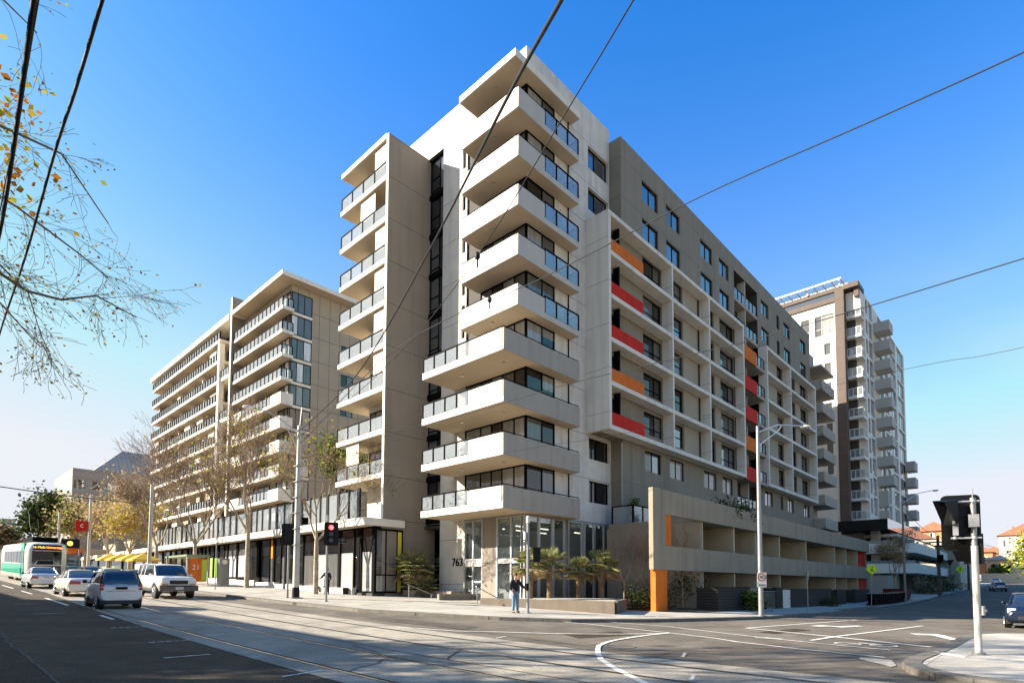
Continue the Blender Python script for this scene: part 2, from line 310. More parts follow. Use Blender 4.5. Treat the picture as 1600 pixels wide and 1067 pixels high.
# ================================================================ SETTING
def sheet(name, pts, off, material, step=2.0, skirt=0, label=None):
    bm = bmesh.new(); vs = [bm.verts.new((x, y, 0)) for x, y in pts]; bm.faces.new(vs)
    xs = [p[0] for p in pts]; ys = [p[1] for p in pts]
    k = math.ceil(min(xs)/step)
    while k*step < max(xs):
        bmesh.ops.bisect_plane(bm, geom=bm.verts[:]+bm.edges[:]+bm.faces[:], dist=1e-4, plane_co=(k*step,0,0), plane_no=(1,0,0)); k += 1
    k = math.ceil(min(ys)/step)
    while k*step < max(ys):
        bmesh.ops.bisect_plane(bm, geom=bm.verts[:]+bm.edges[:]+bm.faces[:], dist=1e-4, plane_co=(0,k*step,0), plane_no=(0,1,0)); k += 1
    for v in bm.verts: v.co.z = G(v.co.x, v.co.y)+off
    if skirt:
        be = [e for e in bm.edges if e.is_boundary]
        r = bmesh.ops.extrude_edge_only(bm, edges=be)
        for v in r['geom']:
            if isinstance(v, bmesh.types.BMVert): v.co.z -= skirt
    bmesh.ops.recalc_face_normals(bm, faces=bm.faces[:])
    me = bpy.data.meshes.new(name); bm.to_mesh(me); bm.free(); me.materials.append(material)
    o = bpy.data.objects.new(name, me); COL.objects.link(o)
    return tag(o, label, kind='structure')
mg = MB(); S = 60; R0 = -1500
def gz(x, y): return G(min(max(x, -200), 400), min(max(y, -200), 600))-.5
n = 50
mg.add([(R0+i*S, R0+j*S, gz(R0+i*S, R0+j*S)) for j in range(n+1) for i in range(n+1)],
       [(j*(n+1)+i, j*(n+1)+i+1, (j+1)*(n+1)+i+1, (j+1)*(n+1)+i) for j in range(n) for i in range(n)])
tag(mg.build('ground', M['asph']), 'far city ground spreading out to the horizon', kind='structure')
sheet('road', [(-3, -40), (260, -40), (260, 14), (24, 14), (24, 220), (-3, 220)], 0, M['asph'], label='asphalt road junction')
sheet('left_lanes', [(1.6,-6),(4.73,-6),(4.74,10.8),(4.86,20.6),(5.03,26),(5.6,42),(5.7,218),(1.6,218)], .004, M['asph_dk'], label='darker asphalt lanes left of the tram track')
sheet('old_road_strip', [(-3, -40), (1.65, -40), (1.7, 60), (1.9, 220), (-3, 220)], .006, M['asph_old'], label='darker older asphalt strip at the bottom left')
# pavements
KERB = [(13.2,218),(13.2,60),(13.2,30),(13.6,22),(14.7,18.6),(15.9,15.6),(17.6,13.4),(20.5,11.7),(24,10.9),(28,10.15),(37,9.75),(43,9.7),(45,10.9),(54.5,10.9),(56.5,10.2),(80,9.7),(100,9.9),(128,9.3),(160,9),(258,9)]
sheet('footpath', KERB+[(258,40),(60,40),(60,218)], .13, M['pave'], skirt=.2, label='bluestone footpath wrapping the corner building')
K2 = [(28,-.9),(26.5,-.3),(24.6,1.5),(23.5,1.85),(17.3,1.94),(14.4,2.1),(13.9,2.12),(13.3,2.08),(12.6,1.86),(12.0,1.42),(11.72,.9),(11.6,.4),(11.55,-2),(11.55,-38),(258,-38),(258,-.9)]
sheet('footpath', K2, .13, M['pave2'], skirt=.2, label='sunlit concrete footpath corner at the right')
sheet('footpath', [(-3,-38),(-3,218),(-14,218),(-14,-38)], .13, M['pave2'], skirt=.2, label='footpath on the near left side of the street')
def kerbline(pts, name, w=.28):
    mb = MB()
    P = []
    for (a, b) in zip(pts, pts[1:]):
        L = hypot(b[0]-a[0], b[1]-a[1]); k = max(1, int(L/1.0))
        P += [(a[0]+(b[0]-a[0])*i/k, a[1]+(b[1]-a[1])*i/k) for i in range(k)]
    P.append(pts[-1])
    for i in range(len(P)-1):
        a, b = Vector(P[i]), Vector(P[i+1]); d = (b-a).normalized(); nn = Vector((d.y, -d.x))
        # outwards: to the road side
        a0, b0 = a-nn*.03, b-nn*.03; a1, b1 = a+nn*w, b+nn*w
        za, zb = G(*a)+.142, G(*b)+.142
        gap = .006
        vs = [(a0.x,a0.y,za-.01),(b0.x,b0.y,zb-.01),(b1.x,b1.y,zb),(a1.x,a1.y,za),(a0.x,a0.y,za-.3),(b0.x,b0.y,zb-.3)]
        mb.add(vs, [(0,1,2,3),(0,4,5,1)])
    return tag(mb.build(name, M['kerb']), kind='structure')
o = kerbline([(x,y) for x,y in KERB][::-1], 'kerb'); o['label'] = 'bluestone kerb round the corner building'
o = kerbline([(x,y) for x,y in K2[:14]][::-1], 'kerb'); o['label'] = 'pale kerb round the right corner'
# gutter strip: pale concrete channel
def ribbon(name, pts, w, off, material, label, closed=False, sub=1.0):
    mb = MB(); P = []
    for (a, b) in zip(pts, pts[1:]):
        L = hypot(b[0]-a[0], b[1]-a[1]); k = max(1, int(L/sub))
        P += [(a[0]+(b[0]-a[0])*i/k, a[1]+(b[1]-a[1])*i/k) for i in range(k)]
    P.append(pts[-1]); ws = w if hasattr(w, '__len__') else None
    V = []
    for i, p in enumerate(P):
        a = Vector(P[max(0,i-1)]); b = Vector(P[min(len(P)-1,i+1)]); d = (b-a).normalized(); nn = Vector((d.y,-d.x)); ww = w if not ws else ws[0]+(ws[1]-ws[0])*i/(len(P)-1)
        for s_ in (-.5, .5):
            q = Vector(p)+nn*ww*s_; V.append((q.x, q.y, G(q.x, q.y)+off))
    mb.add(V, [(2*i,2*i+1,2*i+3,2*i+2) for i in range(len(P)-1)])
    return tag(mb.build(name, material), label, kind='structure')
sheet('tram_track', [(4.8,-40),(11.0,-40),(11.2,6),(11.3,12),(11.4,218),(5.7,218),(5.6,42),(5.05,26),(4.88,20.6),(4.76,10.8),(4.75,-40+.01)], .012, M['bed'], label='concrete tram track bed')
for nm, x, mt in (('a',5.28,'rail'),('b',6.9,'rail'),('c',8.75,'rail'),('d',10.3,'rail')):
    ribbon('tram_rail', [(x,-38),(x,200)], .055 if nm in 'ab' else .035, .020, M[mt], 'steel tram rail')
    ribbon('rail_slot', [(x+.07,-38),(x+.07,200)], .05, .021, M['groove'], 'dark groove beside tram rail')
for x in (7.55, 11.15): ribbon('slab_joint', [(x,-38),(x+.25,200)], .03, .019, M['groove'], 'joint in the track slab')
rnd = random.Random(4)
def crack(pts, w=.035, off=.022):
    P = []
    for a, b in zip(pts, pts[1:]):
        k = max(2, int(hypot(b[0]-a[0], b[1]-a[1])/.35))
        P += [(a[0]+(b[0]-a[0])*i/k+rnd.gauss(0,.03), a[1]+(b[1]-a[1])*i/k+rnd.gauss(0,.03)) for i in range(k)]
    P.append(pts[-1]); ribbon('road_crack', P, w, off, M['tar'], 'tar filled crack in the road', sub=.3)
crack([(7.4,12.2),(6.9,9.9),(5.3,8.9)]); crack([(8.9,10.0),(7.5,8.9),(8.2,7.2)]); crack([(1.7,25),(1.62,12),(1.5,6)],.05,.014)
crack([(12.5,22),(12.2,12.5),(14.5,9.5)],.025,.014); crack([(9.5,6.3),(13,6.5),(17,5.2)],.02,.014); crack([(5.3,24),(6.9,24.6)]); crack([(9,18),(11,18.5)])
# ---- painted markings
def line(pts, w, label, old=False, off=.016): ribbon('road_marking', pts, w, off, M['paintold' if old else 'paint'], label, sub=1)
line([(4.79,36.6),(4.75,30.5)], .12, 'lane dash left of the tracks'); line([(4.75,24.5),(4.72,22.5)], .12, 'short lane dash near the hatchback')
line([(4.72,55),(4.75,49)], .12, 'far lane dash'); line([(4.75,45),(4.78,41)], .1, 'lane dash beside the sedans')
line([(11.0,15.5),(11.7,13.4),(12.7,12.3),(13.7,10.95),(15.2,9.7),(16.6,8.95)], .10, 'turning guide line across the junction')
line([(17.1,16.8),(17.5,12.6),(16.9,9.0),(16.4,7.2),(15.9,6.3)], .10, 'crosswalk line nearer the camera'); line([(18.9,13.4),(19.15,10.1),(18.2,7.5),(17.2,4.5),(16.8,2.9)], .09, 'crosswalk line nearer the side street')
line([(15.95,6.5),(15.4,4.6),(15.0,2.7)], .10, 'crosswalk line end')
cv = [(16.83,8.88),(15.7,8.95),(14.6,8.91),(13.6,8.82),(12.98,8.68),(12.1,8.35),(11.4,7.9),(10.7,7.4),(10.05,6.88),(9.27,6.06),(8.3,4.87),(7.4,3.6)]
line(cv, .13, 'white turn curve on the junction', off=.020)
line([(21.14,8.1),(19.9,5.1),(18.41,2.27)], .17, 'stop line of the side street')
line([(21.14,8.1),(27,7.6),(32.8,7.05)], .13, 'lane edge line on the left of the side street'); line([(18.0,5.05),(24,4.5),(30.2,3.98)], .13, 'centre line of the side street')
def poly(pts, label, off=.016, old=False): 
    mb = MB(); mb.add([(x,y,G(x,y)+off) for x,y in pts], [tuple(range(len(pts)))]); tag(mb.build('road_marking', M['paintold' if old else 'paint']), label, kind='structure')
poly([(25.2,7.1),(25.0,6.75),(25.6,6.45),(25.3,5.95),(27.2,5.6),(27.4,5.9),(26.0,6.3),(26.1,6.9)], 'turn arrow in the left lane')
poly([(23.9,3.55),(23.1,3.2),(23.4,2.9),(23.1,2.75),(21.6,2.2),(21.9,2.02),(23.7,2.55),(24.3,2.85),(24.0,3.1)], 'turn arrow in the right lane')
poly([(17.9,6.6),(17.45,6.4),(17.5,5.75),(17.95,5.75)], 'worn patch of paint at the crossing', old=True)
poly([(14.55,3.1),(14.2,3.0),(13.35,2.3),(13.6,2.25),(14.6,2.5)], 'worn pram ramp paint', old=True)
def ring(c, r, w, label, off=.017, n=20, sx=1):
    mb = MB(); V = []
    for i in range(n):
        a = 2*pi*i/n
        for rr in (r-w/2, r+w/2): x, y = c[0]+rr*cos(a)*sx, c[1]+rr*sin(a); V.append((x,y,G(x,y)+off))
    mb.add(V, [(2*i,2*i+1,2*((i+1)%n)+1,2*((i+1)%n)) for i in range(n)]); return mb
b = ring((17.95,3.25), .3, .07, ''); b2 = ring((17.75,4.05), .3, .07, ''); b.v += b2.v; k = len(b.v)-len(b2.v); b.f += [tuple(i+k for i in f) for f in b2.f]; b.m += b2.m; b.sm += b2.sm
for p, q in (((17.95,3.3),(18.25,3.65)),((18.25,3.65),(17.75,4.05)),((18.2,3.5),(18.35,3.9)),((17.95,3.3),(18.35,3.55))):
    d = (Vector(q)-Vector(p)).normalized(); nn = Vector((d.y,-d.x))*.035
    b.add([(p[0]-nn.x,p[1]-nn.y,G(*p)+.017),(p[0]+nn.x,p[1]+nn.y,G(*p)+.017),(q[0]+nn.x,q[1]+nn.y,G(*q)+.017),(q[0]-nn.x,q[1]-nn.y,G(*q)+.017)],[(0,1,2,3)])
tag(b.build('road_marking', M['paint']), 'painted bicycle symbol behind the stop line', kind='structure')
# dotted survey dashes on the left lanes
for i, (x, y, a, L, nm) in enumerate(((3.5,12.6,.0,.85,'one'),(3.95,15.4,0,.9,'two'),(4.05,19.5,0,.9,'three'),(3.1,26.0,0,.9,'four'),(3.2,32,0,.9,'five'),(3.4,41,0,.9,'six'),(4.3,9.2,.2,.8,'seven'),(11.3,11.2,.2,.6,'eight'),(11.8,5.9,.3,.7,'nine'),(9.1,4.4,.2,.5,'ten'))):
    mb = MB()
    for k in range(5):
        x0 = x+k*L/5; w_ = .05 if k%2 else .07
        q = [(x0,y+a*k/5),(x0+L/5*(.75 if i%3 else .98),y+a*k/5),(x0+L/5*(.75 if i%3 else .98),y+a*k/5+w_),(x0,y+a*k/5+w_)]
        mb.add([(u,v,G(u,v)+.017) for u,v in q],[(0,1,2,3)])
    tag(mb.build('road_marking', M['paint']), 'small broken white dash painted on the lane', kind='structure')
mh = ring((12.45,7.95), .36, .05, '', off=.019, n=28)
mh.add([(12.45+.3*cos(2*pi*i/24), 7.95+.3*sin(2*pi*i/24), .02) for i in range(24)], [tuple(range(24))])
for k in range(-3,4): mh.box(12.45-.22,12.45+.22,7.95+k*.08-.012,7.95+k*.08+.012,.02,.027)
tag(mh.build('manhole_cover', M['iron']), 'round iron manhole cover inside the white turn curve', 'manhole cover')
# tactile / ramp plates on right corner
mb = MB(); mb.add([(x,y,G(x,y)+.136) for x,y in ((15.9,2.0-.1),(15.5,1.95),(14.95,1.35),(15.5,1.25))],[(0,1,2,3)])
for k in range(12): mb.box(15.05+.07*k,15.09+.07*k,1.3+.05*k,1.36+.05*k,.13,.142)
tag(mb.build('paving_plate', M['paint']), 'pale tactile paving plate near the right corner signal', kind='structure')

for q,(a,c) in enumerate((([(12.2,13.5),(13.4,14.1),(12.9,19),(11.9,19)],0),([(13.2,9.8),(15.4,9.3),(15.9,10.2),(13.8,10.9)],1),([(19.5,6.5),(22.5,6.3),(22.7,6.9),(19.6,7.1)],1))):
    tag(sheet('road_patch', a, .008+.001*q, M['asph_old'] if c else M['patch'], step=2), 'slightly different asphalt repair patch', kind='structure')
# ================================================================ MAIN CORNER BUILDING
def wallsheet(mb, ax, c, u0, u1, z0, z1, holes, depth, m=0, mr=None):
    """front wall at plane ax=c facing -ax, with real openings and reveals"""
    mr = m if mr is None else mr
    us = sorted({u0, u1, *[h[0] for h in holes], *[h[1] for h in holes]}); zs = sorted({z0, z1, *[h[2] for h in holes], *[h[3] for h in holes]})
    us = [u for u in us if u0 <= u <= u1]; zs = [z for z in zs if z0 <= z <= z1]
    P = (lambda u, d, z: (u, c+d, z)) if ax == 'y' else (lambda u, d, z: (c+d, u, z))
    for i in range(len(us)-1):
        # merge vertically
        run = None
        for j in range(len(zs)-1):
            cu, cz = (us[i]+us[i+1])/2, (zs[j]+zs[j+1])/2
            hole = any(h[0] < cu < h[1] and h[2] < cz < h[3] for h in holes)
            if not hole and run is None: run = zs[j]
            if run is not None and (hole or j == len(zs)-2):
                zt = zs[j] if hole else zs[j+1]
                mb.quad(P(us[i],0,run), P(us[i+1],0,run), P(us[i+1],0,zt), P(us[i],0,zt), m); run = None
    for a, b, lo, hi in holes:
        mb.quad(P(a,0,lo),P(a,depth,lo),P(a,depth,hi),P(a,0,hi),mr); mb.quad(P(b,0,lo),P(b,0,hi),P(b,depth,hi),P(b,depth,lo),mr)
        mb.quad(P(a,0,lo),P(b,0,lo),P(b,depth,lo),P(a,depth,lo),mr); mb.quad(P(a,0,hi),P(a,depth,hi),P(b,depth,hi),P(b,0,hi),mr)
wr = random.Random(11)
def window(par, ax, c, u0, u1, z0, z1, mull=(.5,), trans=(), kinds=('p_dark','p_blind','p_half','p_blue'), fw=.06, name='window', fmat='dark'):
    """frame mesh (part) with panes (sub-part); c = plane of the glass, facing -ax"""
    P = (lambda a, b, d0, d1, e, f: (a, b, c+d0, c+d1, e, f)) if ax == 'y' else (lambda a, b, d0, d1, e, f: (c+d0, c+d1, a, b, e, f))
    f = MB(); W = u1-u0
    f.box(*P(u0, u1, -.08, .0, z1-fw, z1)); f.box(*P(u0, u1, -.08, .0, z0, z0+fw))
    f.box(*P(u0, u0+fw, -.079, .001, z0+fw, z1-fw)); f.box(*P(u1-fw, u1, -.079, .001, z0+fw, z1-fw))
    for k in mull: f.box(*P(u0+W*k-fw*.4, u0+W*k+fw*.4, -.075, 0, z0+fw, z1-fw))
    for (a, b, zz) in trans: f.box(*P(u0+W*a, u0+W*b, -.07, 0, z0+(z1-z0)*zz-.03, z0+(z1-z0)*zz+.03))
    fo = f.build(name, M[fmat], par)
    p = MB(); cuts = [0, *mull, 1]
    for a, b in zip(cuts, cuts[1:]):
        k = wr.randrange(len(kinds))
        p.box(*P(u0+W*a+.01, u0+W*b-.01, -.03, -.012, z0+.02, z1-.02), m=k)
        if wr.random() < .35 and kinds[k] in ('p_dark','p_blue') and 'p_blind' in kinds:
            zz = z1-.02-(z1-z0)*wr.uniform(.2,.6); p.box(*P(u0+W*a+.012, u0+W*b-.012, -.034, -.031, zz, z1-.02), m=list(kinds).index('p_blind'))
    p.build('pane', [M[k] for k in kinds], fo)
    return fo
def railing(par, path, z0, z1, nposts, name='glass_balustrade', post=.085, gm='glassbal', rail=True, step=None):
    """posts + glass along a polyline; frame mesh with glass sub-part"""
    f = MB(); gl = MB()
    for (a, b), n in zip(zip(path, path[1:]), nposts):
        a = Vector(a); b = Vector(b); d = (b-a); L = d.length; d.normalize(); nn = Vector((-d.y, d.x))
        for k in range(n+1):
            p = a+d*L*k/n
            f.box(p.x-post/2, p.x+post/2, p.y-post/2, p.y+post/2, z0, z1)
        if rail:
            q0, q1 = a-nn*.03, b+nn*.03
            f.box(min(q0.x,q1.x)-.005, max(q0.x,q1.x)+.005, min(q0.y,q1.y)-.005, max(q0.y,q1.y)+.005, z1, z1+.07)
        for k in range(n):
            p = a+d*(L*k/n+post*.8); q = a+d*(L*(k+1)/n-post*.8)
            gl.box(min(p.x,q.x)-.006, max(p.x,q.x)+.006, min(p.y,q.y)-.006, max(p.y,q.y)+.006, z0+.06, z1-.03)
    fo = f.build(name, M['dark'], par); gl.build('glass_panel', M[gm], fo); return fo
M['sand2'] = mat('light_infill_panel', (.34,.30,.25), .8, .08, .6, vstreak=.1)
M['frame3'] = mat('dividing_wall_sand', (.46,.40,.30), .85, .08, .6, vstreak=.12)
M['lamp'] = emit('lit_ceiling_lamp', (1,.86,.66), 2.5)
M['frame2'] = mat('balcony_side_grey', (.50,.475,.45), .85, .06, .5, .1, 40, vstreak=.08)
B1 = thing('apartment_building', 'tall pale corner apartment block with stacked white balconies and red and orange panels', 'apartment building', (25.24, 22.65, 0))
GX, GY = 25.24, 22.65
mb = MB()
holes = []
# pale right wall (plane Y) 28.4 -> 34.44, above the lobby
hp = [(31.75,34.28,z,z+1.5) for z in (7.25,10.25)]+[(31.75,34.28,z,z+1.65) for z in (28.0,31.05)]
wallsheet(mb, 'y', GY, 28.35, 34.44, 5.83, 35.35, hp, .3)
wallsheet(mb, 'y', GY, GX, 28.35, 33.0, 35.35, [], .3)
wallsheet(mb, 'x', GX, GY, 28.1, 33.0, 35.35, [], .3)
wallsheet(mb, 'x', GX, 26.7, 34.6, 33.0, 35.35, [], .3) if 0 else None
mb.quad((GX,GY,35.35),(34.44,GY,35.35),(34.44,38,35.35),(GX,38,35.35)); mb.quad((34.44,GY,5.8),(34.44,40,5.8),(34.44,40,35.35),(34.44,GY,35.35))
mb.quad((GX,GY,5.83),(34.44,GY,5.83),(34.44,38,5.83),(GX,38,5.83))
mb.build('wall', M['pale'], B1)
mb = MB()
wallsheet(mb, 'x', GX, 28.1, 30.65, .3, 35.35, [(28.25,28.6,z,z+2.3) for z in (18.3,21.3,24.3,27.3,30.3)], .25)
wallsheet(mb, 'x', GX, 30.65, 37.0, 33.0, 35.35, [], .2)
mb.quad((GX,30.65,.3),(GX+.35,30.65,.3),(GX+.35,30.65,33),(GX,30.65,33)); mb.quad((GX,37,33),(GX+8,37,33),(GX+8,37,35.35),(GX,37,35.35))
tag(mb.build('side_wall', M['core'], B1), 'smooth side wall between corner glazing and the dark window slot')
for z in (18.3,21.3,24.3,27.3,30.3): window(B1, 'x', GX+.22, 28.25, 28.6, z, z+2.3, (), kinds=('p_half','p_blue'), fw=.04)
# inner dark slot glazing (10 storeys)
for k in range(9):
    z0 = 5.9+3*k
    window(B1, 'x', GX+.3, 30.68, 32.37, z0+.35, z0+3.0, (.38,), ((.38,1,.45),(.38,1,.12)), kinds=('p_dark','p_half','p_blue','p_dark'), name='slot_window', fw=.08)
mb = MB(); mb.box(GX+.3, GX+.6, 30.66, 32.39, 5.7, 33.0)
for k in range(10): mb.box(GX+.1, GX+.29, 30.66, 32.38, 5.9+3*k, 6.25+3*k)
tag(mb.build('slot_spandrel', M['dark'], B1), 'black spandrels of the vertical window slot')
mb = MB(); mb.box(GX+1.8, GX+2, 30.66, 36, .3, 5.7); mb.box(GX+.02, GX+2, 30.6, 30.64, .3, 5.7); mb.box(GX, GX+2, 30.65, 32.38, 5.5, 5.69)
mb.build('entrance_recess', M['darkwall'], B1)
for z in (7.25,10.25): window(B1, 'y', GY+.27, 31.75, 34.28, z, z+1.5, (.45,), kinds=('p_dark','p_half','p_dark'))
for z in (28.0,31.05): window(B1, 'y', GY+.27, 31.75, 34.28, z, z+1.65, (.4,), kinds=('p_dark','p_blue'))
# corner glazing of each storey
for k in range(9):
    zf = 5.85+3*k+.3; zt = 5.85+3*k+3.0
    y1 = 28.1 if k < 4 else 26.7
    window(B1, 'x', GX+.06, GY+.02, y1, zf, zt, [(t-GY)/(y1-GY) for t in ((23.61,24.64,25.6,26.6) if k < 4 else (23.61,24.64,25.6))],
           kinds=('p_dark','p_half','p_dark','p_blind') if k < 2 else ('p_half','p_blind','p_dark','p_half'), fw=.09, name='corner_window')
    window(B1, 'y', GY+.06, GX+.02, 28.0, zf, zt, ((26.75-GX)/2.76,), kinds=('p_dark','p_half','p_dark') if k < 2 else ('p_half','p_blind','p_dark'), fw=.1, name='corner_window')
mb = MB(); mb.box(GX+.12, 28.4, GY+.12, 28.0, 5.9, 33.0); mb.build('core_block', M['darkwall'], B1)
mb = MB(); wallsheet(mb, 'y', GY, 28.0, 28.35, 5.83, 33.2, [], .1); mb.build('wall', M['pale'], B1)
mb = MB(); 
for x in (29.42,): mb.tube((x, GY-.05, 5.9), (x, GY-.05, 33), .045, n=6)
tag(mb.build('downpipe', M['dark'], B1), 'thin dark downpipe beside the balconies')
mb = MB(); mb.tube((34.2,21.58,.5),(34.2,21.58,11.6),.07,n=8); mb.build('downpipe', M['beige'], B1)
# ---- stacked corner balconies
def balcony_corner(z, lower):
    x0 = 22.45 if lower else 23.6; y0 = 21.84; x1 = 29.6; y1 = 29.2 if lower else 26.86
    m_ = MB(); m_.box(x0, GX-.01, y0, y1, z, z+.3, 0); m_.box(GX-.009, x1, y0, GY-.01, z, z+.3, 0)
    # soffit skin just under the slab, warm bounced light put into its colour
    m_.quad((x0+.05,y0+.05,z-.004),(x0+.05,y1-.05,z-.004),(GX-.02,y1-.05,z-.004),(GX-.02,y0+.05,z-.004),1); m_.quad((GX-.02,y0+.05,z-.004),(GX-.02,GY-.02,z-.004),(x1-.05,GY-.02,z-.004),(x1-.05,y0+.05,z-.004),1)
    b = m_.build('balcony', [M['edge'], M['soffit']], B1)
    h = 1.25; p = MB()
    if lower:
        p.box(x0-.004, x0+.14, y0+.14, 24.74, z-.002, z+h, 0); p.box(x0+.02, x1+.004, y0-.004, y0+.139, z-.002, z+h, 1); p.box(x1-.13, x1+.003, y0+.139, GY-.02, z-.001, z+h, 1)
        p.box(x0-.003, x0+.1, 24.75, y1+.003, z-.001, z+.42, 0); p.box(x0+.1, GX-.02, y1-.1, y1+.002, z-.001, z+.42, 0)
    else:
        p.box(x0-.004, x0+.14, y0+.14, y1+.003, z-.002, z+h, 0); p.box(x0+.02, 26.05, y0-.004, y0+.139, z-.002, z+h, 2)
        p.box(26.06, x1+.004, y0-.003, y0+.1, z-.001, z+.36, 2); p.box(x1-.1, x1+.002, y0+.1, GY-.02, z-.001, z+.36, 2); p.box(x0+.139, GX-.02, y1-.13, y1+.002, z-.001, z+h, 0)
    p.build('parapet', [M['white'], M['beige'], M['frame2']], b)
    r = MB()
    def rl(a, c_, n):
        r.tube((*a, z+1.36), (*c_, z+1.36), .028, n=6)
        for i in range(n+1):
            t = i/n; q = (a[0]+(c_[0]-a[0])*t, a[1]+(c_[1]-a[1])*t); r.tube((*q, z+h-.02), (*q, z+1.36), .015, n=4)
    if lower: rl((x0+.07,y0+.07),(x0+.07,24.7),2); rl((x0+.07,y0+.07),(x1-.06,y0+.07),7)
    else: rl((x0+.07,y0+.07),(x0+.07,y1-.05),3); rl((x0+.07,y0+.07),(26.0,y0+.07),3)
    r.build('handrail', M['dark'], b)
    if lower:
        rr = railing(b, [(x0+.05,24.76),(x0+.05,y1-.05)], z+.42, z+1.32, [4]); railing(b, [(x0+.06,y1-.05),(GX-.1,y1-.05)], z+.42, z+1.32, [3])
    else:
        railing(b, [(26.1,y0+.05),(x1-.05,y0+.05)], z+.36, z+1.4, [3]); railing(b, [(x1-.05,y0+.06),(x1-.05,GY-.05)], z+.36, z+1.4, [1])
    for (lx, ly) in ([(23.9,23.2),(23.6,26.6)] if lower else [(24.3,24.6)]):
        l = MB(); l.tube((lx,ly,z-.07),(lx,ly,z-.004),.11,n=12); l.build('ceiling_light', M['alu'], b)
    return b
for k in range(9): balcony_corner(5.85+3*k, k < 4)
mb = MB(); mb.box(23.35, GX-.01, 21.84, 26.85, 32.87, 33.3); mb.box(GX-.009, 29.75, 21.84, GY-.01, 32.87, 33.3)
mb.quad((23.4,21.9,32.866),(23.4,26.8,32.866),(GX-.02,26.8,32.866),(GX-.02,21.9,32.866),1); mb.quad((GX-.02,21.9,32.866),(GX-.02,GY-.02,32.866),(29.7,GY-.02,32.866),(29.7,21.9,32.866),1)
mb.tube((24.2,24.3,32.8),(24.2,24.3,32.866),.11,n=12,m=1)
mb.build('roof_canopy', [M['edge'], M['soffit']], B1)
mb = MB(); mb.box(GX-.03, 28.8, GY-.03, 27.2, 34.62, 35.42) if 0 else mb.box(GX+.5, 28, GY+.5, 27, 35.35, 35.5); mb.build('roof_slab', M['edge'], B1)
# ---- wing with the fin wall (left)
mb = MB(); mb.box(21.75, 26.2, 32.39, 32.66, .6, 33.05); tag(mb.build('fin_wall', M['fin'], B1), 'tall brown grey fin wall with thin joints')
mb = MB(); mb.box(21.742, 21.752, 32.392, 32.655, .65, 33.04); mb.build('fin_edge', M['edge'], B1)
mb = MB(); mb.box(23.5, 33, 32.66, 37.1, 6, 32.9); mb.box(24.6, 33, 37.1, 38.6, 6, 32.9, 0); mb.build('wall', M['white'], B1)
for k in range(10):
    z = 5.85+3*k-.0
    if k == 0: continue
    z = 8.85+3*(k-1)
    top = (k == 9)
    s = MB(); s.box(21.75, 24.6, 32.665, 38.75, z-.02, z+.33)
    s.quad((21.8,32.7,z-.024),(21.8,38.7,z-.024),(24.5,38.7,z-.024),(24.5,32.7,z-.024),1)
    b = s.build('roof_canopy' if top else 'balcony', [M['edge'], M['soffit']], B1)
    if top: continue
    railing(b, [(21.82,32.72),(21.82,38.68)], z+.33, z+1.28, [4]); railing(b, [(21.83,38.68),(23.0,38.68)], z+.33, z+1.28, [1])
    window(B1, 'x', 23.48, 34.3, 36.8, z+.35, z+2.55, (.35,.7), kinds=('p_dark','p_half','p_blue'))
    lv = MB()
    pos = {1:(35.9,37.6), 2:None, 3:(32.75,34.2), 4:(32.75,34.2), 5:(32.75,34.2), 6:(32.75,34.2), 7:(34.3,36.2), 8:(32.75,34.4), 9:None}[k]
    if pos: lv.box(21.95, 21.99, pos[0], pos[1], z+.33, z+2.95); lv.build('louvre_screen', M['louvre'], b)
# ---- shop under the wing
shop = B1
def shopfront(par, ax, c, cuts, z0, z1, kinds, zt=None, mw=.07, name='shop_window'):
    f = MB(); p = MB()
    P = (lambda a, b, d0, d1, e, g: (a, b, c+d0, c+d1, e, g)) if ax == 'y' else (lambda a, b, d0, d1, e, g: (c+d0, c+d1, a, b, e, g))
    for u, w_ in cuts: f.box(*P(u-w_/2, u+w_/2, -.1, .06, z0, z1))
    f.box(*P(cuts[0][0], cuts[-1][0], -.08, .05, z1-.12, z1+.01)); f.box(*P(cuts[0][0], cuts[-1][0], -.08, .05, z0-.01, z0+.12))
    if zt: f.box(*P(cuts[0][0], cuts[-1][0], -.06, .04, zt-.04, zt+.04))
    fo = f.build(name, M['dark'], par)
    for i in range(len(cuts)-1):
        k = kinds[i % len(kinds)]
        a, b = cuts[i][0], cuts[i+1][0]
        lo, hi = k if isinstance(k, tuple) else (k, k)
        zz = zt or z0+(z1-z0)*.62
        p.box(*P(a, b, -.01, .01, z0, zz), m=SK.index(lo)); p.box(*P(a, b, -.01, .01, zz, z1), m=SK.index(hi))
    p.build('pane', [M[k] for k in SK], fo); return fo
M['p_white'] = pane_mat('pane_white_film', (.75,.73,.68), refl=.04); M['p_pink'] = pane_mat('pane_pink_poster', (.8,.05,.3), refl=.03)
M['p_lime'] = pane_mat('pane_lime_poster', (.45,.65,.15), refl=.03); M['p_orange'] = pane_mat('pane_orange_poster', (.8,.3,.05), refl=.03); M['p_frost'] = pane_mat('pane_frosted', (.42,.42,.38), refl=.08)
SK = ['p_dark','p_white','p_pink','p_lime','p_orange','p_frost','p_half','p_blue']
mb = MB(); mb.box(20.15, 23.35, 32.12, 32.39, 5.45, 5.95); mb.box(20.15, 21.74, 32.391, 120, 5.45, 5.95); mb.box(21.74, 24, 32.67, 120, 5.5, 5.9)
mb.quad((20.2,32.2,5.446),(20.2,120,5.446),(22.5,120,5.446),(22.5,32.2,5.446),1)
tag(mb.build('shop_awning', [M['edge'], M['soffit']], B1), 'long pale flat awning over the street shops')
